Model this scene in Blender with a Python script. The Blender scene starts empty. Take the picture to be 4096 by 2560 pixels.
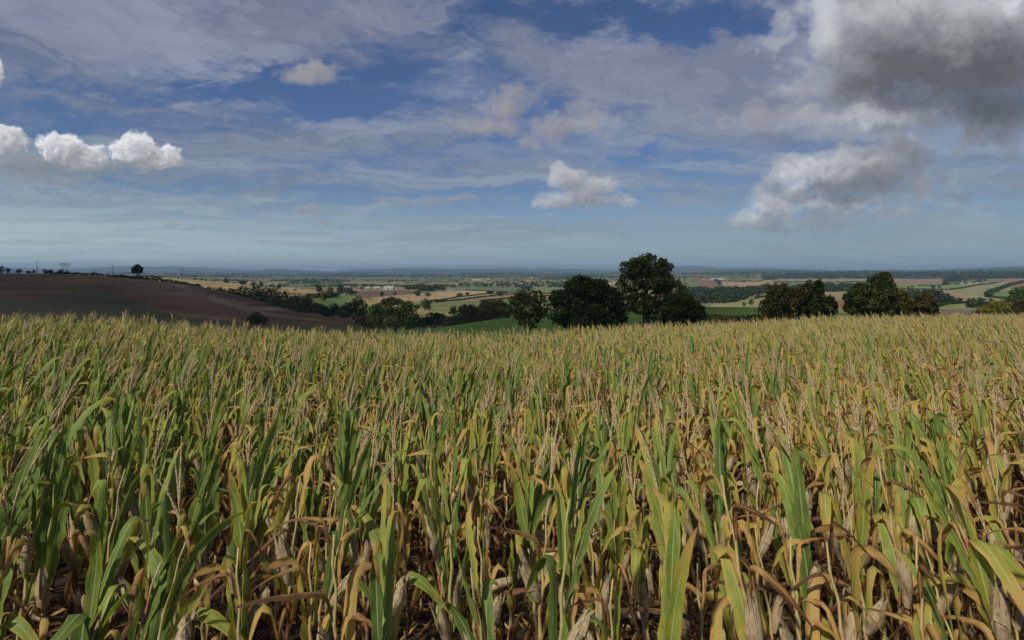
import bpy, math, random
import numpy as np
from mathutils import Vector, Matrix, Euler

R = math.radians
scene = bpy.context.scene
COL = scene.collection
EYE = 2.6          # height of the lens above the ground it stands on
FOC, CX, HY = 2440.0, 2048.0, 1085.0   # focal length, centre column and horizon row in 4096x2560 pixels

# ------------------------------------------------------------------ camera
cam_d = bpy.data.cameras.new('camera')
cam = bpy.data.objects.new('camera', cam_d)
COL.objects.link(cam)
cam.location = (0, 0, EYE)
cam.rotation_euler = (R(90), 0, 0)
cam_d.sensor_width = 36
cam_d.lens = 36 * FOC / 4096
cam_d.shift_y = -(1280 - HY) / 4096
cam_d.clip_start = 0.05
cam_d.clip_end = 120000
scene.camera = cam

# ------------------------------------------------------------------ light
SUN_EL, SUN_AZ = R(49), R(-143)      # azimuth from the view direction (+Y), negative = to the left
sd = Vector((math.sin(SUN_AZ) * math.cos(SUN_EL), math.cos(SUN_AZ) * math.cos(SUN_EL), math.sin(SUN_EL)))
sun_d = bpy.data.lights.new('sun', 'SUN')
sun_d.energy = 5.0
sun_d.angle = R(2.5)
sun_d.color = (1.0, 0.91, 0.75)
sun = bpy.data.objects.new('sun', sun_d)
sun.rotation_euler = (-sd).to_track_quat('-Z', 'Y').to_euler()
COL.objects.link(sun)
scene.view_settings.view_transform = 'Standard'
scene.view_settings.look = 'None'
scene.view_settings.exposure = 0.1
scene.view_settings.gamma = 1
scene.view_settings.use_curve_mapping = False
scene.cycles.max_bounces = 5
scene.cycles.diffuse_bounces = 3
scene.cycles.glossy_bounces = 1
scene.cycles.transmission_bounces = 3
scene.cycles.transparent_max_bounces = 8
scene.cycles.volume_bounces = 0
scene.cycles.sample_clamp_indirect = 4
scene.cycles.caustics_reflective = False
scene.cycles.caustics_refractive = False
scene.cycles.use_denoising = True
try:
    scene.cycles.denoiser = 'OPENIMAGEDENOISE'
    scene.cycles.denoising_prefilter = 'ACCURATE'
except Exception:
    pass


class NG:
    """small helper that writes node expressions"""
    def __init__(s, tree):
        s.t = tree
    def n(s, typ, **kw):
        nd = s.t.nodes.new(typ)
        for k, v in kw.items():
            setattr(nd, k, v)
        return nd
    def put(s, sock, v):
        if isinstance(v, bpy.types.NodeSocket):
            s.t.links.new(v, sock)
        elif isinstance(v, (tuple, list)) and len(v) == 3 and sock.type == 'RGBA':
            sock.default_value = (*v, 1)
        elif v is not None:
            sock.default_value = v
    def m(s, op, a, b=None, c=None, clamp=False):
        nd = s.n('ShaderNodeMath', operation=op, use_clamp=clamp)
        for i, v in enumerate((a, b, c)):
            if v is not None:
                s.put(nd.inputs[i], v)
        return nd.outputs[0]
    def v(s, op, a, b=None, scale=None):
        nd = s.n('ShaderNodeVectorMath', operation=op)
        s.put(nd.inputs[0], a)
        if b is not None:
            s.put(nd.inputs[1], b)
        if scale is not None:
            s.put(nd.inputs['Scale'], scale)
        return nd.outputs['Value'] if op in ('LENGTH', 'DOT_PRODUCT', 'DISTANCE') else nd.outputs['Vector']
    def noise(s, vec, scale, detail=4, rough=0.5, dist=0.0, colour=False):
        nd = s.n('ShaderNodeTexNoise')
        s.put(nd.inputs['Vector'], vec)
        nd.inputs['Scale'].default_value = scale
        nd.inputs['Detail'].default_value = detail
        nd.inputs['Roughness'].default_value = rough
        nd.inputs['Distortion'].default_value = dist
        return nd.outputs['Color'] if colour else nd.outputs[0]
    def step(s, x, lo, hi, a=0.0, b=1.0):
        nd = s.n('ShaderNodeMapRange', interpolation_type='SMOOTHSTEP')
        s.put(nd.inputs[0], x)
        for i, q in enumerate((lo, hi, a, b)):
            s.put(nd.inputs[i + 1], q)
        return nd.outputs[0]
    def mix(s, f, a, b):
        nd = s.n('ShaderNodeMix', data_type='RGBA')
        s.put(nd.inputs[0], f)
        s.put(nd.inputs[6], a)
        s.put(nd.inputs[7], b)
        return nd.outputs[2]
    def ramp(s, x, stops):
        nd = s.n('ShaderNodeValToRGB')
        s.put(nd.inputs[0], x)
        el = nd.color_ramp.elements
        while len(el) < len(stops):
            el.new(0.5)
        for e, (p, c) in zip(el, stops):
            e.position = p
            e.color = (*c, 1)
        return nd.outputs[0]


# ------------------------------------------------------------------ sky
world = bpy.data.worlds.new('World')
scene.world = world
world.use_nodes = True
world.node_tree.nodes.clear()
W = NG(world.node_tree)


sky = W.n('ShaderNodeTexSky', sky_type='NISHITA')
sky.sun_disc = False
sky.sun_elevation = SUN_EL
sky.sun_rotation = SUN_AZ
sky.altitude = 200
sky.air_density = 1.0
sky.dust_density = 0.6
sky.ozone_density = 1.6
SKY_STRENGTH = 0.072
bgn = W.n('ShaderNodeBackground')
W.put(bgn.inputs[0], W.v('MULTIPLY', sky.outputs[0], (0.50, 0.60, 0.83)))
bgn.inputs[1].default_value = SKY_STRENGTH
wo = W.n('ShaderNodeOutputWorld')
W.put(wo.inputs[0], bgn.outputs[0])
world.cycles.sampling_method = 'MANUAL'
world.cycles.sample_map_resolution = 512

# ------------------------------------------------------------------ helpers
rng = np.random.default_rng(7)
random.seed(11)


def tag(o, label=None, cat=None, group=None, kind=None):
    if label: o['label'] = label
    if cat: o['category'] = cat
    if group: o['group'] = group
    if kind: o['kind'] = kind
    return o


def empty(name, loc=(0, 0, 0), rz=0.0, **kw):
    o = bpy.data.objects.new(name, None)
    o.empty_display_size = 0.2
    o.location = loc
    o.rotation_euler = (0, 0, rz)
    COL.objects.link(o)
    return tag(o, **kw)


def mesh_data(name, verts, faces, mat=None, smooth=True, attr=None, attr_name='lf'):
    me = bpy.data.meshes.new(name)
    verts = np.asarray(verts, dtype=np.float32).reshape(-1, 3)
    if isinstance(faces, np.ndarray):
        k = faces.shape[1]
        nf = len(faces)
        me.vertices.add(len(verts))
        me.vertices.foreach_set('co', verts.ravel())
        me.loops.add(nf * k)
        me.loops.foreach_set('vertex_index', faces.astype(np.int32).ravel())
        me.polygons.add(nf)
        me.polygons.foreach_set('loop_start', np.arange(0, nf * k, k, dtype=np.int32))
        me.update(calc_edges=True)
    else:
        me.from_pydata(verts.tolist(), [], faces)
    if smooth and len(me.polygons):
        me.polygons.foreach_set('use_smooth', np.ones(len(me.polygons), dtype=bool))
    if attr is not None:
        a = me.attributes.new(attr_name, 'FLOAT_COLOR', 'POINT')
        a.data.foreach_set('color', np.asarray(attr, dtype=np.float32).ravel())
    for m_ in (mat if isinstance(mat, list) else [mat]):
        if m_: me.materials.append(m_)
    me.update()
    return me


def link_obj(name, me, parent=None):
    o = bpy.data.objects.new(name, me)
    COL.objects.link(o)
    if parent: o.parent = parent
    return o


class MB:
    """collects shapes that become one mesh"""
    def __init__(s):
        s.v, s.f, s.a = [], [], []
    def add(s, v, f, a=None):
        b = len(s.v)
        s.v += [tuple(p) for p in v]
        s.f += [tuple(i + b for i in q) for q in f]
        s.a += a if a is not None else [(0, 0, 0, 0)] * len(v)
    def box(s, c, d, rz=0.0):
        x, y, z = d[0] / 2, d[1] / 2, d[2] / 2
        cs, sn = math.cos(rz), math.sin(rz)
        v = []
        for i in (-1, 1):
            for j in (-1, 1):
                for k in (-1, 1):
                    v.append((c[0] + i * x * cs - j * y * sn, c[1] + i * x * sn + j * y * cs, c[2] + k * z))
        s.add(v, [(0, 1, 3, 2), (4, 6, 7, 5), (0, 4, 5, 1), (2, 3, 7, 6), (0, 2, 6, 4), (1, 5, 7, 3)])
    def tube(s, pts, rad, n=6, attr=None, cap=True):
        v, f, a = [], [], []
        pts = [Vector(p) for p in pts]
        up = Vector((0.13, 0.97, 0.2)).normalized()
        for i, p in enumerate(pts):
            t = (pts[min(i + 1, len(pts) - 1)] - pts[max(i - 1, 0)])
            t = t.normalized() if t.length > 1e-9 else Vector((0, 0, 1))
            x = t.cross(up)
            if x.length < 1e-3: x = t.cross(Vector((1, 0, 0)))
            x.normalize()
            y = t.cross(x)
            for k in range(n):
                an = 2 * math.pi * k / n
                v.append(p + (x * math.cos(an) + y * math.sin(an)) * rad[i])
                a.append(attr[i] if attr else (i / max(1, len(pts) - 1), k / n, 0, 0))
        for i in range(len(pts) - 1):
            for k in range(n):
                f.append((i * n + k, i * n + (k + 1) % n, (i + 1) * n + (k + 1) % n, (i + 1) * n + k))
        if cap:
            f.append(tuple(range(n - 1, -1, -1)))
            f.append(tuple((len(pts) - 1) * n + k for k in range(n)))
        s.add(v, f, a)
    def data(s, name, mat, smooth=False):
        return mesh_data(name, s.v, s.f, mat, smooth, s.a)
    def build(s, name, mat, parent=None, smooth=False):
        return link_obj(name, s.data(name, mat, smooth), parent)


def new_mat(name):
    m = bpy.data.materials.new(name)
    m.use_nodes = True
    nt = m.node_tree
    nt.nodes.clear()
    G = NG(nt)
    out = G.n('ShaderNodeOutputMaterial')
    return m, G, out


def simple_mat(name, c1, c2, scale=3.0, rough=0.8, bump=0.0, coord='Object', spec=0.3, detail=5):
    m, G, out = new_mat(name)
    t = G.n('ShaderNodeTexCoord').outputs[coord]
    n = G.noise(t, scale, detail, 0.6)
    p = G.n('ShaderNodeBsdfPrincipled')
    G.put(p.inputs['Base Color'], G.mix(G.step(n, 0.3, 0.7), c1, c2))
    p.inputs['Roughness'].default_value = rough
    p.inputs['Specular IOR Level'].default_value = spec
    if bump:
        b = G.n('ShaderNodeBump')
        b.inputs['Strength'].default_value = bump
        G.put(b.inputs['Height'], n)
        G.put(p.inputs['Normal'], b.outputs[0])
    G.put(out.inputs[0], p.outputs[0])
    return m


# ------------------------------------------------------------------ clouds, computed as small volumes lit by the sun
def fft_noise(shape, beta, seed, lo=1.0):
    g = np.random.default_rng(seed)
    k = np.zeros(shape)
    for ax, n_ in enumerate(shape):
        f = np.fft.fftfreq(n_) * n_
        k = k + f.reshape([-1 if i == ax else 1 for i in range(len(shape))]) ** 2
    k = np.sqrt(k)
    a = np.where(k >= lo, np.maximum(k, 1.0) ** (-beta), 0)
    n_ = np.real(np.fft.ifftn(np.fft.fftn(g.normal(size=shape)) * a))
    n_ -= n_.mean()
    return (n_ / n_.std()).astype(np.float32)


def samp3(T, x, y, z):
    n_ = T.shape[0]
    x, y, z = x * n_, y * n_, z * n_
    i, j, k = np.floor(x).astype(np.int32), np.floor(y).astype(np.int32), np.floor(z).astype(np.int32)
    fx, fy, fz = (x - i).astype(np.float32), (y - j).astype(np.float32), (z - k).astype(np.float32)
    i0, j0, k0 = i % n_, j % n_, k % n_
    i1, j1, k1 = (i0 + 1) % n_, (j0 + 1) % n_, (k0 + 1) % n_
    F_ = T.ravel()
    def g(a, b, c): return F_[(a * n_ + b) * n_ + c]
    c00 = g(i0, j0, k0) * (1 - fz) + g(i0, j0, k1) * fz
    c01 = g(i0, j1, k0) * (1 - fz) + g(i0, j1, k1) * fz
    c10 = g(i1, j0, k0) * (1 - fz) + g(i1, j0, k1) * fz
    c11 = g(i1, j1, k0) * (1 - fz) + g(i1, j1, k1) * fz
    return (c00 * (1 - fy) + c01 * fy) * (1 - fx) + (c10 * (1 - fy) + c11 * fy) * fx


def samp2(T, x, y):
    n_ = T.shape[0]
    x, y = x * n_, y * n_
    i, j = np.floor(x).astype(np.int64), np.floor(y).astype(np.int64)
    fx, fy = x - i, y - j
    fx, fy = fx * fx * (3 - 2 * fx), fy * fy * (3 - 2 * fy)
    i0, j0 = i % n_, j % n_
    i1, j1 = (i0 + 1) % n_, (j0 + 1) % n_
    return (T[i0, j0] * (1 - fx) + T[i1, j0] * fx) * (1 - fy) + (T[i0, j1] * (1 - fx) + T[i1, j1] * fx) * fy


def sstep(x, a, b):
    t = np.clip((x - a) / (b - a), 0, 1)
    return t * t * (3 - 2 * t)


N3 = fft_noise((96, 96, 96), 2.15, 1, 2.0)
B3 = fft_noise((96, 96, 96), 1.75, 2, 3.0)
B3 = (0.9 - np.abs(B3)) * 1.0            # billows
N2 = fft_noise((1024, 1024), 1.55, 3, 3.0)
N2b = fft_noise((1024, 1024), 1.55, 4, 6.0)
LD = np.array([-0.62, -0.66, -0.42])      # towards the sun in (right, down, away) of the cloud's own frame


def cloud_class(px, py, blobs, scale, amp, bamp, sigma, depth=.8, steps=18, soft=.35, lstep=26.0, shadow=1.0, seed=0.0, amb=.10, grad=.0):
    """returns brightness 0..1 and opacity for each direction"""
    Bt, Tr = np.zeros(px.shape, np.float32), np.ones(px.shape, np.float32)
    m = np.zeros(px.shape, bool)
    for (bx, by, rx, ry, k) in blobs:
        m |= ((px - bx) / (rx * 1.75 + 30)) ** 2 + ((py - by) / (ry * 1.75 + 30)) ** 2 < 1
    X, Y = px[m].astype(np.float32), py[m].astype(np.float32)
    if not len(X): return Bt, Tr * 0
    wx_ = samp3(N3, X / 900 + seed, Y / 900, np.full_like(X, .3)) * scale * .030
    wy_ = samp3(N3, X / 900, Y / 900 + seed, np.full_like(X, .7)) * scale * .025
    rz = max(b[3] for b in blobs) * depth
    def dens(x, y, z, fine=True):
        f = np.full(x.shape, -9.0, np.float32)
        for (bx, by, rx, ry, k) in blobs:
            r_ = min(rx, ry * 1.3) * depth * 1.1 if depth < 5 else rz
            d = np.sqrt(((x - bx) / rx) ** 2 + (((y - by) / ry) * np.where(y > by, 1.25, 1.0)) ** 2 + (z / r_) ** 2)
            f = np.maximum(f, (1 - d) * k)
        n_ = samp3(N3, x / scale + seed, y / scale, z / scale) * amp
        if bamp:
            n_ = n_ + samp3(B3, x / (scale * .8), y / (scale * .8) + seed, z / (scale * .8)) * bamp
            if fine: n_ = n_ + samp3(B3, x / (scale * .31), y / (scale * .31), z / (scale * .31) + seed) * bamp * .26
        return np.clip((f + n_) / soft, 0, 1)
    x0, y0 = X + wx_, Y + wy_
    T = np.ones(X.shape, np.float32)
    L = np.zeros(X.shape, np.float32)
    zs = np.linspace(-rz * 1.25, rz * 1.25, steps)
    dz = zs[1] - zs[0]
    for z in zs:
        act = T > .02
        if not act.any(): break
        xa, ya = x0[act], y0[act]
        za = np.full(xa.shape, z, np.float32)
        d = dens(xa, ya, za)
        on = d > .01
        if not on.any(): continue
        xs, ys_, z_ = xa[on], ya[on], za[on]
        tau = np.zeros(xs.shape, np.float32)
        s_ = lstep * .4
        for q in range(4):
            tau += dens(xs + LD[0] * s_, ys_ + LD[1] * s_, z_ + LD[2] * s_, False) * lstep * (1 + q * .8)
            s_ += lstep * (1 + q * .8)
        sun_ = .72 * np.exp(-tau * sigma * shadow) + .28 * np.exp(-tau * sigma * .25 * shadow)
        # powder-like brightening of lit rims, darker flat bases
        a = 1 - np.exp(-d[on] * sigma * dz)
        full = np.zeros(xa.shape, np.float32); full[on] = a
        lum = np.zeros(xa.shape, np.float32); lum[on] = sun_ + amb
        Ta = T[act]
        L[act] = L[act] + Ta * full * lum
        T[act] = Ta * (1 - full)
    al = 1 - T
    Bt[m] = L
    Tr = np.zeros(px.shape, np.float32); Tr[m] = al
    return Bt, Tr


def gfield(px, py, lst):
    f = np.zeros(px.shape, np.float32)
    for (bx, by, rx, ry, k) in lst:
        f += k * np.exp(-.9 * (((px - bx) / rx) ** 2 + ((py - by) / ry) ** 2))
    return f


GAPS = [(1000, 340, 420, 62, 1.5), (1480, 440, 330, 70, 1.6), (1250, 370, 260, 60, .9), (700, 270, 200, 40, .6), (2650, 60, 480, 75, 1.8), (2200, 40, 260, 60, .5), (3000, 120, 130, 40, 1.1),
        (2120, 430, 130, 60, 1.1), (1850, 300, 230, 80, .9), (2520, 590, 120, 24, 1.3), (2600, 795, 260, 16, 1.0), (1700, 765, 620, 24, .8), (1050, 860, 600, 34, 1.0), (2150, 860, 560, 40, .8),
        (500, 760, 450, 18, .8), (250, 500, 300, 26, .7), (2750, 880, 420, 50, .9), (2480, 440, 150, 50, .7), (2780, 640, 200, 26, .4), (250, 820, 300, 20, .6), (300, 360, 300, 26, .5)]
VEILS = [(1250, 130, 800, 130, .8), (300, 290, 420, 70, .6), (150, 100, 300, 100, .5), (700, 420, 700, 26, .7), (1500, 570, 900, 60, .6), (2600, 270, 600, 80, .8), (2900, 450, 380, 110, .6), (1000, 930, 1300, 26, .9),
         (2300, 700, 500, 26, .6), (300, 700, 420, 50, .5), (2000, 990, 900, 14, .8), (500, 640, 900, 50, .4), (3750, 930, 450, 40, .5), (1500, 810, 300, 14, .3), (1700, 980, 1400, 30, .4)]
LEFT = [(25, 582, 78, 64, 1.5), (250, 590, 108, 72, 1.5), (350, 622, 86, 58, 1.4), (545, 600, 102, 74, 1.5), (600, 640, 80, 52, 1.2), (680, 632, 64, 62, 1.3), (-10, 300, 40, 60, .9)]
LBASE = [(110, 665, 250, 50, 1.8), (330, 670, 180, 42, 1.4), (60, 720, 200, 28, .7), (290, 724, 130, 26, .7), (540, 672, 150, 30, .7), (180, 640, 130, 36, .8)]
MID = [(2275, 722, 92, 62, 1.4), (2330, 762, 120, 60, 1.3), (2400, 760, 80, 56, 1.1), (2220, 822, 120, 40, 1.3), (2380, 812, 170, 46, 1.3), (2300, 790, 140, 50, 1.1), (2520, 822, 60, 32, .8)]
RIGHT = [(3150, 705, 110, 80, 1.3), (3320, 712, 200, 95, 1.3), (3480, 690, 210, 110, 1.2), (3600, 630, 160, 100, .9), (3150, 800, 210, 80, 1.3), (3360, 800, 260, 76, 1.2), (3030, 865, 120, 70, 1.1), (3200, 890, 280, 56, .8), (3500, 770, 220, 70, .8), (3650, 750, 140, 80, .6), (3560, 860, 200, 50, .45)]
BIG = [(3310, 150, 200, 200, 1.9), (3560, 40, 460, 250, 2.0), (3880, 180, 500, 300, 2.2), (3600, 320, 470, 220, 2.0), (3330, 320, 270, 110, 1.4), (3080, 300, 120, 45, .7), (3620, 480, 360, 140, 1.6), (3990, 440, 400, 180, 2.0),
       (3400, 480, 300, 110, 1.0), (3750, 575, 340, 70, 1.0), (3990, 570, 300, 70, 1.1), (4050, 100, 320, 220, 1.9)]
SCRAPS = [(2950, 350, 60, 32, .9), (2900, 320, 24, 40, .5), (3085, 550, 110, 42, .9), (3010, 590, 50, 30, .6), (3830, 780, 90, 44, .8), (3760, 700, 50, 50, .4), (4085, 730, 50, 40, .8), (3870, 620, 90, 46, .6), (3600, 600, 180, 40, .6), (2330, 650, 46, 34, .55)]
WISPS = [(1255, 300, 120, 76, 1.5), (1180, 280, 60, 40, .6), (2040, 420, 120, 74, 1.05), (1900, 510, 130, 56, .85), (2010, 500, 120, 60, .8), (2230, 520, 130, 64, 1.05), (2330, 480, 90, 60, .6), (2130, 550, 90, 44, .8), (3090, 480, 200, 60, .5)]
SMALL = [(1240, 840, 78, 30, 1.5), (1275, 887, 60, 20, .9), (1600, 805, 120, 24, 1.0), (1700, 812, 80, 28, 1.2), (1850, 795, 90, 28, 1.2), (1960, 775, 70, 10, .6), (2190, 655, 46, 20, .8), (2545, 888, 32, 9, 1.0), (2600, 885, 34, 9, .9), (710, 885, 55, 24, 1.2),
         (790, 790, 18, 11, .9), (895, 815, 30, 11, .8), (3940, 1042, 40, 7, 1.3), (3610, 855, 50, 26, .6), (3480, 850, 90, 26, .5), (2790, 1002, 26, 9, .5), (3800, 860, 200, 16, .4), (1060, 870, 60, 7, .4), (500, 845, 60, 6, .4), (3250, 880, 120, 26, .5)]
DARK = [(3990, 360, 460, 190, 1.15), (3640, 310, 330, 90, .5), (3700, 220, 300, 90, .25), (3420, 300, 200, 80, .25), (3420, 790, 230, 50, .35), (3530, 720, 120, 60, .25), (3250, 760, 120, 20, .3), (3600, 580, 300, 50, .2)]
GLOW = [(3400, 670, 60, 26, .4), (3500, 650, 50, 24, .4), (3250, 820, 90, 18, .5), (3420, 850, 90, 16, .4), (3540, 450, 140, 34, 1.0), (3280, 110, 100, 120, 1.0), (4080, 20, 50, 70, 1.2), (3900, 50, 260, 80, .55), (3500, 10, 260, 60, .6), (3170, 680, 80, 60, 1.1), (3050, 850, 50, 30, .8), (3300, 690, 110, 30, .5), (3140, 800, 120, 20, .5)]


def clouds(px, py, az_, te_):
    """cloud colour (display-linear) and opacity for directions given as picture points and azimuth / tangent of elevation"""
    px, py = px.astype(np.float32), py.astype(np.float32)
    el = np.arctan(te_)
    dzz = np.maximum(np.sin(el), 0) + .085
    cx_, cy_ = np.sin(az_) * np.cos(el) / dzz, np.cos(az_) * np.cos(el) / dzz
    w1 = samp2(N2, cx_ * .035, cy_ * .035) * .26
    w2 = samp2(N2, cx_ * .035 + .5, cy_ * .035 + .5) * .26
    ax_, ay_ = cx_ + w1, cy_ + w2
    big = samp2(N2, ax_ * .030 + .13, ay_ * .060 + .37)
    st = R(28)
    rx_, ry_ = ax_ * math.cos(st) + ay_ * math.sin(st), -ax_ * math.sin(st) + ay_ * math.cos(st)
    fib = samp2(N2b, rx_ * .022, ry_ * .13 + .2)
    rx2, ry2 = ax_ * math.cos(-.2) + ay_ * math.sin(-.2), -ax_ * math.sin(-.2) + ay_ * math.cos(-.2)
    fib2 = samp2(N2b, rx2 * .030 + .4, ry2 * .10)
    tex = samp2(N2b, ax_ * .11, ay_ * .15)
    gx_ = px + samp2(N2, px / 5200, py / 2600) * 60 + samp2(N2b, px / 3000, py / 1200) * 20
    gy_ = py + samp2(N2, px / 5200 + .4, py / 2600 + .2) * 34 + samp2(N2b, px / 3000 + .3, py / 1200) * 12
    cov = 1.0 + .38 * big + .19 * fib + .18 * fib2 + .07 * tex - gfield(gx_, gy_, GAPS) + gfield(gx_, gy_, VEILS) * .75
    cov = sstep(cov, -.30, 1.75)
    tt = sstep(te_, .02, .34)[..., None]
    veil = np.array([.225, .285, .345]) * (1 - tt) + np.array([.262, .285, .375]) * tt
    veil = veil * (1 + .09 * np.clip(fib + tex * .5, -2, 2))[..., None]
    A = cov * .86
    C = veil
    hz_ = sstep(-te_, -.145, -.005) * (1 + .10 * np.clip(fib + fib2, -2, 2)) * (.93 - .34 * sstep(az_, -.8, .5))
    hz_ = np.clip(hz_, 0, 1)
    hz_ = np.where(te_ < 0, .93 - .34 * sstep(az_, -.8, .5), hz_)
    hcol = np.array([.46, .56, .59]) * (1 - sstep(az_, -.8, .3))[..., None] + np.array([.31, .42, .49]) * sstep(az_, -.8, .3)[..., None]
    def over(C, A, c, a):
        ao = a + A * (1 - a)
        co = (c * a[..., None] + C * (A * (1 - a))[..., None]) / np.maximum(ao, 1e-4)[..., None]
        return co, ao
    C, A = over(C, A, hcol, hz_.astype(np.float32))
    m = (np.abs(az_) < R(60)) & (te_ < .75) & (te_ > -.03)
    X, Y = px[m], py[m]
    c_, a_ = C[m], A[m]
    white, grey = np.array([.78, .78, .79]), np.array([.150, .162, .185])
    def shade(L, al, lo=grey, hi=white, k=1.0):
        v = np.clip(L / np.maximum(al, .02) * k, 0, 1.1)[..., None]
        return lo * (1 - v) + hi * v
    for (bl, sc, am, ba, sg, kw, lo, hi, kk, op) in [
            (SMALL, 260, .20, .16, .030, dict(soft=.6, steps=10, lstep=10), (.17, .20, .25), (.40, .40, .41), .8, .75),
            (WISPS, 420, .22, .16, .020, dict(soft=.9, steps=12, lstep=20), (.19, .20, .26), (.40, .38, .38), .95, .97),
            (SCRAPS, 380, .26, .14, .011, dict(soft=.7, steps=10, lstep=20, shadow=1.5), (.13, .15, .21), (.22, .24, .30), .8, .8),
            (LBASE, 420, .20, .12, .022, dict(soft=.7, steps=12, lstep=18, seed=.2), (.14, .16, .19), (.42, .42, .43), .75, .92),
            (LEFT, 360, .14, .22, .045, dict(soft=.36, steps=20, lstep=11, seed=.1, shadow=1.5), (.17, .185, .21), (.92, .92, .93), 1.15, 1.0),
            (MID, 330, .12, .14, .026, dict(soft=.8, steps=16, lstep=13, seed=.45, shadow=2.2), (.13, .145, .175), (.72, .71, .70), 1.0, .96),
            (RIGHT, 620, .15, .14, .018, dict(soft=.85, steps=18, lstep=20, seed=.7, shadow=2.6), (.135, .15, .18), (.60, .60, .61), .80, .97),
            (BIG, 1500, .17, .07, .011, dict(soft=1.25, steps=22, lstep=40, seed=.33, depth=.6, shadow=2.6), (.165, .175, .195), (.64, .65, .67), .90, .985)]:
        L, al = cloud_class(X, Y, bl, sc, am, ba, sg, **kw)
        col = shade(L, al, np.array(lo), np.array(hi), kk)
        if bl is BIG or bl is RIGHT:
            wxx = X + samp2(N2, X / 3000, Y / 3000) * 40
            wyy = Y + samp2(N2, X / 3000 + .5, Y / 3000) * 30
            dk, gl = gfield(wxx, wyy, DARK), gfield(wxx, wyy, GLOW)
            col = col * (1 - .62 * np.clip(dk, 0, 1))[..., None]
            g_ = np.clip(gl, 0, 1)[..., None] * .80 * np.clip(.35 + L / np.maximum(al, .02) * 1.1, 0, 1)[..., None]
            col = col * (1 - g_) + np.array([.78, .79, .80]) * g_
        c_, a_ = over(c_, a_, col, (al * op).astype(np.float32))
    tr_ = np.abs(Y - (360 - (X - 720) * .25 + 0.00002 * (X - 850) ** 2))
    ta = .16 * (1 - sstep(tr_, 1.5, 6)) * sstep(X, 690, 780) * (1 - sstep(X, 920, 980))
    c_, a_ = over(c_, a_, np.array([.5, .5, .52]), ta.astype(np.float32))
    C[m], A[m] = c_, a_
    return C, A

azs = np.concatenate([np.linspace(-math.pi, R(-49), 60)[:-1], np.linspace(R(-49), R(49), 1420), np.linspace(R(49), math.pi, 60)[1:]])
els = np.concatenate([np.linspace(R(-2.2), R(28), 440), np.linspace(R(28), R(89.7), 60)[1:]])
EL_, AZ_ = np.meshgrid(els, azs, indexing='ij')
TE_ = np.tan(EL_)
aw = np.clip(AZ_, R(-70), R(70))
PX_ = CX + FOC * (np.tan(aw) + (AZ_ - aw) * 4)
PY_ = HY - FOC * TE_ / np.cos(aw)
cC, cA = clouds(PX_, PY_, AZ_, TE_)
RS = 62000.0
dv = np.stack([np.sin(AZ_) * np.cos(EL_), np.cos(AZ_) * np.cos(EL_), np.sin(EL_)], -1).reshape(-1, 3) * RS
nr_, nc_ = AZ_.shape
i2 = np.arange(nr_ * nc_).reshape(nr_, nc_)
df_ = np.stack([i2[:-1, :-1], i2[1:, :-1], i2[1:, 1:], i2[:-1, 1:]], -1).reshape(-1, 4)
sm, G, out = new_mat('sky_clouds')
at = G.n('ShaderNodeAttribute', attribute_name='cloud')
em = G.n('ShaderNodeEmission')
G.put(em.inputs[0], at.outputs['Color'])
em.inputs[1].default_value = 1.0 / (2 ** scene.view_settings.exposure)
tr = G.n('ShaderNodeBsdfTransparent')
mx = G.n('ShaderNodeMixShader')
G.put(mx.inputs[0], at.outputs['Alpha'])
G.put(mx.inputs[1], tr.outputs[0])
G.put(mx.inputs[2], em.outputs[0])
G.put(out.inputs[0], mx.outputs[0])
try:
    sm.cycles.emission_sampling = 'NONE'
except Exception:
    pass
tag(link_obj('sky', mesh_data('sky', dv, df_, sm, True, np.concatenate([cC.reshape(-1, 3), cA.reshape(-1, 1)], 1), 'cloud')), 'high veils and low cumulus clouds over blue', 'sky', kind='structure')

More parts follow.
